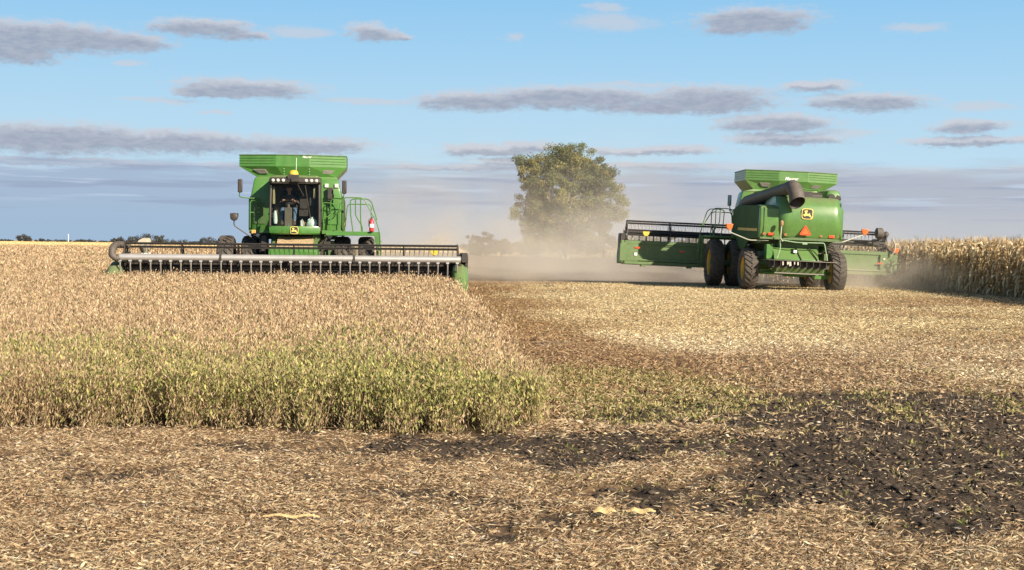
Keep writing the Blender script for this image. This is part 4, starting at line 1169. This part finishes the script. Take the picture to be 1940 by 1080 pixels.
    m = MB(); pts = [(.22 + .19 * math.cos(a), 1.22 + .17 * math.sin(a) * .85, 2.93 + .17 * math.sin(a) * .55) for a in [2 * math.pi * k / 20 for k in range(21)]]; m.tube(pts, .016, 6); m.tube([pts[0], pts[10]], .012, 5)
    B('steering_wheel', m, BLACK, 0, cabo)
    m = MB(); m.box(-.42, -.12, .7, 1.30, 2.5, 2.72); m.box(-.40, -.14, 1.18, 1.26, 2.75, 3.08); m.box(-.62, -.46, 1.22, 1.28, 2.85, 3.12); m.tube([(-.30, 1.2, 2.5), (-.30, 1.2, 2.8)], .03, 6); m.tube([(-.54, 1.3, 2.2), (-.54, 1.25, 2.9)], .02, 6)
    B('control_console', m, BLACK, .02, cabo)
    B('sun_strip', MB().box(.66, .72, 1.2, 1.5, 2.9, 3.45).box(-.66, -.60, 1.2, 1.4, 3.1, 3.45), surf('pale_strip', (.42, .38, .2), .7), 0, cabo)
    # --- feeder house
    m = MB(); m.prism([(.45, 1.80), (1.15, 1.74), (2.35, 1.38 + lift * .6), (2.35, .55 + lift), (.9, .95), (.45, 1.0)], 0, -.74, .74)
    fh = B('feeder_house', m, GREEN, .02)
    m = MB(); m.prism([(.62, 1.79), (1.15, 1.745), (2.30, 1.40 + lift * .6), (2.30, 1.46 + lift * .6), (1.15, 1.86), (.62, 1.89)], 0, -.60, .56); B('chaff_layer', m, CHAFF, 0, fh)
    m = MB(); m.box(-.80, .80, 2.28, 2.34, 1.24 + lift * .6, 1.44 + lift * .6); B('feeder_lip', m, GREEN, .01, fh)
    m = MB(); m.tube([(-.98, .9, 1.8), (-.86, 1.9, 1.1 + lift * .7)], .05, 8); m.tube([(.98, .9, 1.3), (.86, 1.9, .8 + lift * .7)], .05, 8); m.tube([(-1.15, .9, 1.88), (-.62, 1.7, 1.42), (-.70, 2.2, 1.2 + lift)], .03, 6, smooth=.1); m.tube([(-1.05, .9, 1.9), (-.95, 1.7, 1.55), (-.80, 2.2, 1.1 + lift)], .025, 6, smooth=.1); m.box(-1.15, -.95, .6, .95, 1.5, 1.9); m.box(.9, 1.2, .55, .9, 1.3, 1.85)
    m.tube([(.95, 1.0, 1.92), (1.38, 1.05, 1.92)], .03, 6); m.cbox((1.02, 1.1, 1.6), (.16, .3, .5))
    B('lift_cylinder', m, BLACK, 0, fh)
    m = MB(); m.ball((-1.12, 1.0, 1.86), .09, 10, 6); m.ball((1.22, 1.05, 1.86), .07, 10, 6); B('lower_work_lamp', m, LENS, 0)
    B('turn_lamp', MB().box(1.30, 1.44, .95, 1.06, 1.92, 2.04), AMBERB, .01)
    # --- mirrors and grab rails
    m = MB(); m.cbox((1.80, 1.25, 3.48), (.15, .09, .44)); mo = B('mirror', m, BLACK, .03); B('mirror_face', MB().cbox((1.80, 1.20, 3.48), (.12, .006, .40)), MIRROR, 0, mo)
    B('mirror_arm', MB().tube([(1.80, 1.25, 3.30), (1.84, 1.2, 3.12), (1.50, 1.0, 3.08), (1.22, .85, 3.10), (1.19, .8, 3.0), (1.19, .7, 2.1)], .018, 6, smooth=.08), GREEN, 0, mo)
    m = MB(); m.cbox((-1.60, 1.25, 3.48), (.15, .09, .44)); mo = B('mirror', m, BLACK, .03); B('mirror_face', MB().cbox((-1.60, 1.20, 3.48), (.12, .006, .40)), MIRROR, 0, mo)
    B('mirror_arm', MB().tube([(-1.60, 1.25, 3.28), (-1.56, 1.2, 3.10), (-1.22, .9, 3.12), (-1.15, .8, 3.0), (-1.15, .75, 2.15)], .018, 6, smooth=.08), GREEN, 0, mo)
    m = MB(); m.cbox((-1.13, .72, 3.25), (.20, .14, .46)); m.cbox((-1.14, .78, 3.18), (.22, .1, .18)); B('air_intake', m, BLACK, .02)
    m = MB(); m.lathe([(1.16, .06), (1.19, .13), (1.24, .135), (1.26, .10)], (1.99, 0, 2.46), 1, 14); m.cbox((1.99, 1.2, 2.52), (.27, .1, .12)); m.tube([(1.99, 1.2, 2.36), (2.0, 1.2, 2.18), (1.44, 1.1, 1.80)], .022, 6, smooth=.08)
    B('low_mirror', m, BLACK, .0)
    g = MB()
    rails(g, [[(1.50, .9, 2.1), (1.50, .9, 3.0), (1.30, .8, 3.05), (1.17, .75, 2.95)], [(1.50, .9, 2.62), (1.20, .8, 2.62)], [(1.36, .85, 3.03), (1.28, .8, 2.78), (1.20, .78, 2.76)],
              [(-.92, .95, 2.12), (-.86, .95, 2.95), (-.98, .95, 2.97), (-1.22, .95, 2.95), (-1.30, .95, 2.80), (-1.26, .95, 2.55), (-.94, .95, 2.48)],
              [(-1.15, .95, 2.1), (-1.15, .95, 3.05), (-1.28, .95, 3.12), (-1.50, .95, 3.10), (-1.56, .95, 2.8), (-1.42, .95, 2.62), (-1.16, .95, 2.62)]], .016)
    B('grab_rail', g, GREEN, 0)
    # --- platform with railing and ladder, machine's left side
    m = MB(); m.box(-2.62, -1.40, .15, 1.25, 1.93, 2.0); m.box(-2.62, -1.0, 1.22, 1.27, 1.88, 2.02); m.prism([(-2.62, 2.0), (-2.76, 2.02), (-2.80, 1.6), (-2.74, 1.45), (-2.66, 1.5), (-2.60, 1.85)], 1, 1.12, 1.22)
    pf = B('platform', m, body, .01)
    g = MB()
    rails(g, [[(-1.48, 1.22, 3.05), (-1.62, 1.22, 3.14), (-2.22, 1.22, 3.14), (-2.66, 1.22, 2.38), (-2.78, 1.22, 1.97), (-2.83, 1.22, 1.0)],
              [(-1.90, 1.22, 1.98), (-1.81, 1.22, 2.6), (-1.80, 1.22, 3.05), (-1.92, 1.22, 3.10), (-2.38, 1.22, 3.10), (-2.50, 1.22, 3.0), (-2.68, 1.22, 2.40)],
              [(-1.97, 1.22, 3.13), (-1.97, 1.22, 2.55), (-2.2, 1.22, 2.2), (-2.21, 1.22, 1.98)], [(-2.14, 1.22, 3.12), (-2.14, 1.22, 2.5), (-2.18, 1.22, 1.98)],
              [(-2.5, .2, 1.98), (-2.5, .2, 2.95), (-1.7, .2, 2.95), (-1.6, .2, 1.98)], [(-1.45, 1.22, 2.1), (-1.45, 1.22, 2.9), (-1.6, 1.22, 3.1)]], .019)
    B('railing', g, body, 0, pf)
    g = MB(); rails(g, [[(-2.70, .75, 2.0), (-2.72, .75, .75)], [(-2.72, 1.2, 1.9), (-2.76, 1.2, .72)]], .028)
    for z in (.78, 1.08, 1.38, 1.68): g.box(-2.84, -2.66, .74, 1.21, z, z + .04)
    B('ladder', g, DKGREEN, 0, pf)
    # --- unloading auger, folded back along the left side
    m = MB(); m.tube([(-1.30, .0, 2.9), (-1.28, -.1, 3.26), (-1.20, -.6, 3.40)], .24, 16, smooth=.25)
    m.tube([(-1.22, -.55, 3.40), (-.52, -4.75, 3.82)], .24, 20)
    au = B('unloading_auger', m, AUGERM, 0)
    m = MB(); secs = []
    for (px_, py_, pz_, r_, tilt, cut) in ((-.52, -4.72, 3.82, .262, 0, 0), (-.50, -4.92, 3.83, .27, .25, 0), (-.47, -5.08, 3.76, .275, .7, 0), (-.44, -5.18, 3.62, .275, 1.15, 0), (-.41, -5.23, 3.44, .275, 1.45, .5), (-.385, -5.24, 3.20, .28, 1.57, 1)):
        sec = []
        for k in range(20):
            a = 2 * math.pi * k / 20
            u, w = math.cos(a) * r_, math.sin(a) * r_
            near_ = (math.sin(a) * .5 + .5) * .42 + (math.cos(a) * .5 + .5) * .10   # the mouth is cut slanting, open to the rear
            sec.append((px_ + u, py_ - w * math.sin(tilt), pz_ + w * math.cos(tilt) + cut * (near_ - .22)))
        secs.append(sec)
    B('spout', MB().loft(secs, cap=False), HOSE, 0, au)
    ins = [[(c_[0] + (p[0] - c_[0]) * .95, c_[1] + (p[1] - c_[1]) * .95, p[2] + .002) for p in sc_] for sc_, c_ in ((secs[-1], (-.385, -5.24)), (secs[-2], (-.41, -5.23)), (secs[-3], (-.44, -5.18)))]
    B('spout_lining', MB().loft(ins, cap=False), BLACK, 0, au)
    m = MB(); m.lathe([(-4.74, .262), (-4.70, .262)], (-.52, 0, 3.82), 1, 20); B('spout_collar', m, BLACK, 0, au)
    # --- rear warning lamps
    if rear_arms:
        PG = surf('pale_tube', (.45, .48, .38), .5, dust=.2)
        m = MB(); m.tube([(-1.2, -4.5, 1.85), (-1.9, -4.45, 1.83), (-2.62, -4.3, 2.10), (-2.66, -4.3, 2.24)], .022, 7, smooth=.1); ar = B('lamp_arm', m, PG, 0)
        B('warning_lamp', MB().prism([(-2.76, 2.40), (-2.50, 2.40), (-2.54, 2.24), (-2.60, 2.18), (-2.68, 2.18), (-2.74, 2.26)], 1, -4.38, -4.22), ORANGE, .015, ar)
        m = MB(); m.tube([(-.82, -4.85, 2.42), (-.84, -4.85, 1.95), (-.74, -4.8, 1.84)], .022, 7, smooth=.08); ar = B('lamp_arm', m, PG, 0)
        B('warning_lamp', MB().lathe([(2.40, .04), (2.44, .07), (2.56, .07), (2.60, .03)], (-.82, -4.85, 0), 2, 12), surf('dull_lamp', (.35, .22, .12), .5), 0, ar)
        m = MB(); m.tube([(1.35, -.2, 1.95), (3.1, 1.3, 1.98), (4.1, 1.5, 2.36)], .022, 7, smooth=.1); ar = B('lamp_arm', m, PG, 0)
        B('warning_lamp', MB().prism([(3.98, 2.58), (4.26, 2.58), (4.24, 2.44), (4.16, 2.34), (4.06, 2.34), (4.0, 2.42)], 1, 1.45, 1.58), ORANGE, .015, ar)
    # ---------------- header
    hw = head_w / 2; dx = head_dx
    hd = MB()
    hd.box(dx - hw + .25, dx + hw - .25, 2.30, 2.36, .12, .92); hd.box(dx - hw + .2, dx + hw - .2, 2.26, 2.44, .92, 1.06); hd.box(dx - hw + .2, dx + hw - .2, 2.18, 2.40, .08, .20)
    hd.tube([(dx - hw + .25, 2.24, .26), (dx + hw - .25, 2.24, .26)], .05, 8)
    for s in (-1, 1): hd.box(dx + s * hw - .75 * (s > 0) , dx + s * hw + .75 * (s < 0), 2.20, 2.30, .2, .92)
    for k in range(6):
        xx = dx - hw + 1.0 + k * (head_w - 2) / 5; hd.box(xx - .09, xx + .09, 2.20, 2.6, .0, .09)
    header = B('header', hd, HEADG, .012); header.location = (0, 0, lift)
    def H(nm, mb, m, bev=0, **k):
        o = mb.build(nm, m, header, bevel=bev, **k); return o
    H('draper_deck_and_shade', MB().box(dx - hw + .3, dx + hw - .3, 2.37, 3.65, .10, .14).box(dx - hw + .3, dx + hw - .3, 2.362, 2.38, .14, .82).box(dx - hw + .3, dx + hw - .3, 2.445, 2.46, .80, 1.075), BLACK)  # last box: black strip added over the beam, standing in for shade
    cb = MB().box(dx - hw + .25, dx + hw - .25, 3.62, 3.76, .05, .08)
    k_ = 0
    while k_ < int((head_w - .5) / .1524):
        xx = dx - hw + .3 + k_ * .1524; cb.add([(xx - .02, 3.76, .05), (xx + .02, 3.76, .05), (xx, 3.88, .07), (xx, 3.76, .09)], [(0, 1, 2), (0, 3, 1), (1, 3, 2), (2, 3, 0)]); k_ += 1
    H('cutter_bar', cb, GREYM)
    for s in (-1, 1):
        m = MB().prism([(2.25, .12), (3.55, .08), (3.7, .5), (3.2, 1.0), (2.35, 1.06), (2.2, .9)], 0, dx + s * (hw - .26), dx + s * (hw - .04))
        H('end_panel', m, HEADG, .03)
        # crop divider: rounded shell drawn out to a point near the ground
        m = MB(); secs = []
        cx = dx + (hw - .12 if s > 0 else -(hw - .32))
        for t, yv, zc, rx, rz in ((0, 3.1, .62, .10, .34), (.1, 3.3, .60, .21, .42), (.3, 3.6, .58, .245, .43), (.5, 3.95, .52, .24, .40), (.7, 4.25, .40, .19, .29), (.88, 4.5, .24, .10, .14), (1, 4.68, .13, .03, .04)):
            secs.append([(cx + rx * math.copysign(abs(math.cos(a)) ** .8, math.cos(a)), yv - .14 * math.sin(a), zc + rz * math.copysign(abs(math.sin(a)) ** .75, math.sin(a))) for a in [2 * math.pi * k / 18 for k in range(18)]])
        dv = H('crop_divider', m.loft(secs), HEADG if s > 0 else GREEN2)
        mb2 = MB().lathe([(4.66, .035), (4.78, .02)], (cx, 0, .115), 1, 8); mb2.build('divider_tip', YELLOW, dv)
    # reel
    rc, ry, rr = 1.10 + (.32 if rear_arms else 0), 3.15, .50
    m = MB(); x0, x1 = dx - hw + .35, dx + hw - .35
    m.tube([(x0, ry, rc), (x1, ry, rc)], .085, 10)
    nb = 6; ph = R(12)
    for b in range(nb):
        a = ph + 2 * math.pi * b / nb
        yy, zz = ry + math.cos(a) * rr, rc + math.sin(a) * rr
        m.tube([(x0, yy, zz), (x1, yy, zz)], .03, 6)
        m.box(x0, x1, yy - .014, yy + .014, zz - .05, zz + .022)
    for j in range(7):
        xx = x0 + (x1 - x0) * j / 6
        for b in range(nb):
            a = ph + 2 * math.pi * b / nb; a2 = ph + 2 * math.pi * (b + 1) / nb
            m.tube([(xx, ry, rc), (xx, ry + math.cos(a) * rr, rc + math.sin(a) * rr)], .022, 5)
            m.tube([(xx, ry + math.cos(a) * rr, rc + math.sin(a) * rr), (xx, ry + math.cos(a2) * rr, rc + math.sin(a2) * rr)], .014, 5)
    m.mat(1); nt = int((x1 - x0) / .152)
    for b in range(nb):
        a = ph + 2 * math.pi * b / nb
        yy, zz = ry + math.cos(a) * rr, rc + math.sin(a) * rr
        for k in range(nt + 1):
            xx = x0 + k * (x1 - x0) / nt
            m.tube([(xx, yy, zz), (xx, yy + .02, zz - .12), (xx, yy - .03, zz - .24)], .008, 3)
    H('reel', m, [REELM, BLACK])
    m = MB()
    for s in (-1, 1):
        xx = dx + s * (hw - .30); m.tube([(xx, 2.4, 1.1), (xx, 3.0, 1.28), (xx, 4.0, 1.14)], .05, 8, smooth=.2); m.box(xx - .03, xx + .03, ry - .12, ry + .12, .98, 1.24)
        m.tube([(xx - s * .1, 3.9, 1.2), (xx - s * .1, 3.7, 1.62)], .025, 6)
        m.tube([(xx, 2.5, .9), (xx, 3.3, 1.15)], .04, 8)
        m.box(xx - .04, xx + .04, 3.1, 3.75, .15, 1.0)
    m.tube([(dx, 2.4, 1.1), (dx, 3.2, 1.25)], .05, 8)
    H('reel_arm', m, BLACK, .005)
    m = MB()
    m.box(dx - hw + .06, dx - hw + .24, 2.5, 3.5, 1.05, 1.35); m.box(dx - hw + .03, dx - hw + .12, 2.7, 3.3, .75, 1.3); m.lathe([(dx - hw + .02, .16), (dx - hw + .1, .16)], (0, 3.1, 1.12), 0, 14)
    for k in range(5): m.tube([(dx - hw + .08 + .03 * k, 2.55 + .1 * k, 1.3), (dx - hw + .05 + .04 * k, 2.4, .9), (dx - hw + .3, 2.35, .6)], .018, 5, smooth=.15)
    H('reel_drive', m, BLACK, .005)
    # air manifold with drop nozzles
    my, mz = 4.02, 1.14 + (.32 if rear_arms else 0)
    H('air_manifold', MB().tube([(dx - hw + .32, my, mz), (dx + hw - .28, my, mz)], .108, 18), STEEL)
    nn = int(round((head_w - .72) / .3048)); p0 = dx - hw + .42
    nm_ = MB().tube([(0, 0, 0), (0, .02, -.12), (0, -.06, -.50), (0, -.16, -.82)], .024, 7, smooth=.1)
    first = None
    for k in range(nn + 1):
        if first is None:
            first = H('air_nozzle', nm_, GREYM); o = first
            cl = MB().box(-.045, .045, -.03, .05, -.035, .03).build('nozzle_clamp', STEEL, None); cl.parent = header
            first_c = cl
            o2 = cl
        else:
            o = first.copy(); C.objects.link(o); o2 = first_c.copy(); C.objects.link(o2)
        o.location = (p0 + k * .3048, my + .02, mz - .10); o2.location = (p0 + k * .3048, my + .02, mz - .10)
    for xx in (dx - 1.9, dx + hw - 2.6 if False else dx + 2.2):
        H('manifold_strap', MB().lathe([(xx - .035, .115), (xx + .035, .115)], (0, my, mz), 0, 16).box(xx - .03, xx + .03, my, my + .13, mz - .1, mz + .02), BLACK)
    # supply hose round the right-hand end and fan behind the header
    hx_ = dx + hw
    m = MB(); pth = [(hx_ - .32, my, mz), (hx_ - .20, my + .03, mz - .03), (hx_ - .08, my + .02, mz + .08), (hx_ - .08, my - .12, mz + .28), (hx_ - .15, my - .50, mz + .38), (hx_ - .36, my - 1.2, mz + .34)]
    sp = []
    for i in range(len(pth) - 1):
        for k in range(8):
            t = k / 8
            P0 = Vector(pth[max(i - 1, 0)]); P1 = Vector(pth[i]); P2 = Vector(pth[i + 1]); P3 = Vector(pth[min(i + 2, len(pth) - 1)])
            sp.append(0.5 * ((2 * P1) + (P2 - P0) * t + (2 * P0 - 5 * P1 + 4 * P2 - P3) * t * t + (3 * P1 - P0 - 3 * P2 + P3) * t ** 3))
    sp.append(Vector(pth[-1]))
    m.tube(sp, [.098 + .014 * (i % 2) for i in range(len(sp))], 16)
    H('air_hose', m, HOSE, angle=80)
    m = MB(); m.lathe([(hx_ - .98, .16), (hx_ - .94, .22), (hx_ - .72, .22), (hx_ - .66, .15)], (0, my - 1.75, mz + .38), 0, 22)
    m.tube([(hx_ - .8, my - 1.75, mz + .2), (hx_ - .75, my - 1.4, mz + .45)], .14, 10)
    H('air_fan', m, HOSE if rear_arms else CREAM)
    m = MB(); m.box(hx_ - 1.02, hx_ - .74, my - 1.6, my - 1.4, mz - .14, mz + .12); H('fan_guard', m, BLACK if rear_arms else WHITE, .01)
    m = MB(); m.tube([(hx_ - .30, 2.1, mz + .15), (hx_ - .20, 2.05, mz - .05), (hx_ - .20, 2.05, mz - .35), (hx_ - .34, 2.1, mz - .55)], .035, 8, smooth=.25)
    H('hydraulic_hose', m, CREAM)
    for xx, zz in ((dx - hw + .72, .74), (dx - hw + 2.6, .66), (dx + hw - .75, .55)):
        H('reflector', MB().box(xx - .10, xx + .10, 2.17 if abs(xx - dx) > hw - .8 else 2.27, 2.19 if abs(xx - dx) > hw - .8 else 2.295, zz, zz + .06), REDREF)
    H('sticker', MB().box(dx - hw + .60, dx - hw + .72, 2.17, 2.19, .44, .56).box(dx + hw - .62, dx + hw - .55, 2.17, 2.19, .74, .80), WHITE)
    for xx, mm, zz in ((dx - hw + 1.05, surf('yellow_lens', (.65, .50, .08), .3), 1.32), (dx + hw - .12, ORANGE, 1.10)):
        w_ = H('marker_lamp', MB().prism([(xx - .14, zz + .13), (xx + .14, zz + .13), (xx + .12, zz + .02), (xx + .05, zz - .06), (xx - .05, zz - .06), (xx - .12, zz + .02)], 1, 2.14, 2.24), mm, .01)
        H('lamp_post', MB().tube([(xx, 2.2, zz - .05), (xx, 2.25, .95)], .018, 6), GREYM)
    return root

combine('combine_harvester', 'green combine facing the camera, cutting soybeans, its windshield and yellow dome in view', (-7.3, 48.3, -0.02), R(186), R(0.1), 11.1, -.05, 0.0, GREEN, False, False)
combine('combine_harvester', 'green combine seen from behind, with raised header and folded unloading auger, beside the corn', (10.36, 57.0, 0.0), R(2.4), R(2.0), 11.65, -.05, 0.62, GREEN2, True, False)
CAB1 = Matrix.Translation((-7.3, 48.3, -0.02)) @ Matrix.Rotation(R(186), 4, 'Z')

# ------------------------------------------------------------------ the driver and what lies in the cab
def skinned(name, chains, mat, parent=None, sub=1):
    """one continuous skin over connected joints; chains of (point, radius), later chains start at an existing joint"""
    import bmesh
    me = bpy.data.meshes.new(name); vs, es, rs, key = [], [], [], {}
    for ch in chains:
        prev = None
        for p, rad in ch:
            k = tuple(round(c, 4) for c in p)
            if k not in key: key[k] = len(vs); vs.append(p); rs.append(rad)
            i = key[k]
            if prev is not None and prev != i: es.append((prev, i))
            prev = i
    me.from_pydata(vs, es, []); me.materials.append(mat)
    o = bpy.data.objects.new(name, me); C.objects.link(o)
    if parent: o.parent = parent
    sk = o.modifiers.new('skin', 'SKIN'); sk.use_smooth_shade = True
    for i, rr_ in enumerate(rs):
        me.skin_vertices[0].data[i].radius = (rr_, rr_) if not isinstance(rr_, tuple) else rr_
    me.skin_vertices[0].data[0].use_root = True
    ss = o.modifiers.new('sub', 'SUBSURF'); ss.levels = sub; ss.render_levels = sub
    return o
def limbs(k, hands=True):
    """seated, hands on the wheel, head bent a little down; k widens for clothes. driver's own frame: x right, y forward"""
    pel, belly, chest, neck = (0, 0, .10), (0, .02, .28), (0, .05, .46), (0, .06, .60)
    out = {'trunk': [(pel, .15 * k), (belly, .145 * k), (chest, .155 * k)], 'neck': [(chest, .155 * k), (neck, .055), ((0, .09, .68), .05)]}
    for s, hx, hz in ((-1, -.15, .42), (1, .16, .40)):
        sh = (s * .19, .05, .52); elb = (s * .30, .18, .28); wr = (hx, .46, hz); 
        out['arm%d' % s] = [(chest, .155 * k), (sh, .065 * k), (elb, .05 * k), ((hx * 1.1, .40, hz - .02), .036 * k)]
        out['fore%d' % s] = [(elb, .05), ((hx * 1.1, .40, hz - .02), .03), (wr, .027), ((hx, .52, hz + .01), .036)]
        hip = (s * .10, .03, .06); kn = (s * .21, .45, .12); an = (s * .20, .62, -.30)
        out['leg%d' % s] = [(pel, .15 * k), (hip, .095 * k), (kn, .068 * k), (an, .045 * k)]
        out['foot%d' % s] = [(an, .045), ((s * .20, .74, -.34), .04)]
        pal = (hx, .52, hz + .01)
        fg = []
        for q in range(4):
            fx = hx + (q - 1.5) * .021
            fg.append([(pal, .036), ((fx, .565, hz + .03 - .004 * q), .010), ((fx, .59, hz + .008), .009), ((fx, .575, hz - .022), .0075)])
        fg.append([(pal, .036), ((hx - s * .045, .535, hz + .02), .011), ((hx - s * .050, .565, hz + .0), .009)])
        out['fing%d' % s] = fg
    return out
b_ = limbs(1.0)
head = [((0, .09, .68), .05), ((0, .10, .74), .075), ((0, .105, .80), .092), ((0, .10, .87), .085), ((0, .09, .915), .05)]
pr = skinned('person', [b_['trunk'], b_['neck'], head, [((0, .105, .80), .092), ((0, .205, .79), .016)], [((0, .105, .80), .092), ((.092, .09, .79), .018)], [((0, .105, .80), .092), ((-.092, .09, .79), .018)],
     b_['arm-1'], b_['fore-1'], b_['arm1'], b_['fore1'], b_['leg-1'], b_['foot-1'], b_['leg1'], b_['foot1']] + b_['fing-1'] + b_['fing1'], SKIN)
pr.matrix_world = CAB1 @ Matrix.Translation((.225, .72, 2.62))
tag(pr, 'driver in dark jacket, dark cap and blue jeans, hands on the steering wheel', 'person')
k_ = limbs(1.16)
skinned('jacket', [k_['trunk'], [((0, .05, .46), .155 * 1.16), ((0, .05, .58), .085), ((0, .055, .63), .07)], k_['arm-1'], k_['arm1']], JACKETM, pr)
skinned('jeans', [[((0, 0, .10), .15 * 1.14), ((0, .01, .18), .16)], k_['leg-1'], k_['leg1']], DENIM, pr)
cap = MB(); cap.ball((0, .10, .865), (.105, .115, .09), 14, 8); cap.prism([(-.07, .18), (.07, .18), (.055, .28), (0, .30), (-.055, .28)], 2, .835, .848); cap.build('cap', JACKETM, pr)
ey = MB(); ey.ball((-.035, .185, .805), .013, 8, 5); ey.ball((.035, .185, .805), .013, 8, 5); ey.box(-.028, .028, .185, .19, .752, .758); ey.build('eyes', BLACK, pr)
bt = MB()
for s_ in (-1, 1): bt.loft([rrect(s_ * .20 - .05, s_ * .20 + .05, .56, .82, -.40, .04), rrect(s_ * .20 - .05, s_ * .20 + .05, .56, .80, -.33, .04), rrect(s_ * .20 - .045, s_ * .20 + .045, .56, .70, -.27, .04)])
bt.build('boots', JACKETM, pr)
def in_cab(o, x, y_, z, label, cat):
    o.matrix_world = CAB1 @ Matrix.Translation((x, y_, z)); return tag(o, label, cat)
m = MB(); secs = []
for z, rx, ry_ in ((0, .12, .10), (.04, .16, .13), (.14, .17, .14), (.24, .13, .10), (.29, .05, .04), (.33, .07, .05)):
    secs.append([(rx * math.cos(a) * (1 + .12 * math.sin(5 * a + z * 20)), ry_ * math.sin(a) * (1 + .12 * math.sin(4 * a + 1)), z + .012 * math.sin(7 * a)) for a in [2 * math.pi * k / 20 for k in range(20)]])
in_cab(m.loft(secs).build('plastic_bag', BAGM), -.54, 1.38, 2.145, 'pale mint plastic bag standing on the cab floor at the driver left', 'bag')
m = MB(); m.lathe([(0, .055), (.01, .06), (.19, .06), (.23, .025), (.26, .025)], (0, 0, 0), 2, 14)
in_cab(m.build('white_jug', WHITE), -.22, 1.45, 2.145, 'white bottle standing on the cab floor between the driver and the pale bag', 'bottle')
m = MB().box(-.16, .16, -.10, .10, 0, .16).box(-.17, .17, -.11, .11, .15, .17)
in_cab(m.build('cardboard_box', CARD, bevel=.005), -.40, 1.20, 2.145, 'low tan cardboard box behind the pale plastic bag', 'box')
m = MB(); secs = []
for z, rx in ((0, .05), (.1, .07), (.3, .06), (.42, .035)): secs.append([(rx * math.cos(a) + .03 * z, .05 * math.sin(a), z) for a in [2 * math.pi * k / 12 for k in range(12)]])
in_cab(m.loft(secs).build('hanging_rag', BAGM), .64, 1.40, 2.25, 'narrow pale rag standing against the right door inside the cab', 'rag')
# fire extinguisher hangs on the platform railing
ex = empty('fire_extinguisher'); ex.matrix_world = CAB1 @ Matrix.Translation((-2.50, 1.32, 2.02)); tag(ex, 'red fire extinguisher strapped to the railing of the left combine', 'fire extinguisher')
MB().lathe([(0, .05), (.02, .078), (.34, .078), (.40, .05), (.42, .025)], (0, 0, 0), 2, 16).build('cylinder', RED, ex)
m = MB(); m.cbox((0, 0, .45), (.05, .05, .06)); m.tube([(0, 0, .47), (-.06, 0, .50), (-.10, 0, .46)], .012, 6); m.tube([(.03, 0, .44), (.09, 0, .40), (.09, 0, .18)], .014, 6); m.build('valve', BLACK, ex)
MB().lathe([(.14, .080), (.26, .080)], (0, 0, 0), 2, 16).build('label_band', WHITE, ex)

# ------------------------------------------------------------------ dust thrown up by the combines
def dust(name, x0, x1, y0, y1, z0, z1, label_density, expr):
    mb = MB().box(x0, x1, y0, y1, z0, z1)
    k = NT(name)
    g = k.n('ShaderNodeNewGeometry')
    tcn = k.n('ShaderNodeTexCoord')
    mp = k.n('ShaderNodeMapping'); mp.inputs['Scale'].default_value = (1, .45, 1.2); k.l(tcn.outputs['Object'], mp.inputs[0])
    n = k.noise(expr['scale'], 4, .55, mp.outputs[0], .5)
    s_ = k.n('ShaderNodeSeparateXYZ'); k.l(tcn.outputs['Object'], s_.inputs[0])
    nz = k.mr(n.outputs['Fac'], .42, .64, .08, 1.45)
    den = nz
    for ax, stops in expr['falls']:
        rmp = k.n('ShaderNodeValToRGB'); cr = rmp.color_ramp; cr.interpolation = 'EASE'
        lo2, hi2 = stops[0][0], stops[-1][0]
        while len(cr.elements) > 1: cr.elements.remove(cr.elements[-1])
        cr.elements[0].position = 0; cr.elements[0].color = (*[stops[0][1]] * 3, 1)
        for q_, v_ in stops[1:]:
            e_ = cr.elements.new((q_ - lo2) / (hi2 - lo2)); e_.color = (v_, v_, v_, 1)
        k.l(k.mr(s_.outputs[ax], lo2, hi2), rmp.inputs[0])
        den = k.math('MULTIPLY', den, rmp.outputs[0])
    den = k.math('MULTIPLY', den, label_density)
    v = k.n('ShaderNodeVolumePrincipled'); v.inputs['Color'].default_value = (*expr['col'], 1); v.inputs['Anisotropy'].default_value = 0.0
    k.l(den, v.inputs['Density'])
    k.l(v.outputs[0], k.out.inputs['Volume'])
    try: k.m.cycles.volume_sampling = 'DISTANCE'
    except Exception: pass
    o = mb.build(name, k.m); tag(o, kind='stuff'); return o
DUSTC = (.93, .85, .73)
dust('dust_cloud', -20, 44, 72, 150, -.8, 16, .045, dict(scale=.16, col=DUSTC, falls=[
    (0, [(-20, 0), (-10, .30), (-3, .8), (6, 1.0), (11, .75), (17, .32), (30, .14), (44, 0)]), (1, [(72, 0), (84, .9), (120, .8), (150, 0)]), (2, [(-.8, 1.0), (1.5, 1.0), (2.8, .62), (5.0, .22), (8, .055), (11, .01), (16, 0)])]))
dust('dust_haze', -10, 17, 56, 71, -.4, 4.5, .09, dict(scale=.30, col=DUSTC, falls=[
    (0, [(-10, 0), (-6, .5), (4, .8), (14, 1.0), (17, .5)]), (1, [(56, 0), (63, 1), (68, .8), (71, 0)]), (2, [(-.4, 1), (.8, .7), (2, .35), (4.5, 0)])]))
dust('dust_plume', -9, 3, 49.5, 56, .2, 5.6, .21, dict(scale=.55, col=(.93, .80, .60), falls=[
    (0, [(-9, 0), (-5.5, .9), (-3.2, 1), (-1, .45), (3, 0)]), (1, [(49.5, 0), (51.5, 1), (54, .8), (56, 0)]), (2, [(.2, 1), (1.6, .9), (3.0, .35), (4.4, .08), (5.6, 0)])]))
dust('dust_trail', 11, 20.5, 49.5, 60, -.2, 2.4, .22, dict(scale=.5, col=DUSTC, falls=[
    (0, [(11, 0), (13, .7), (16.5, 1), (18.5, .5), (20.5, 0)]), (1, [(49.5, 0), (53, .7), (60, 1)]), (2, [(-.2, 1), (.7, .6), (1.5, .12), (2.4, 0)])]))
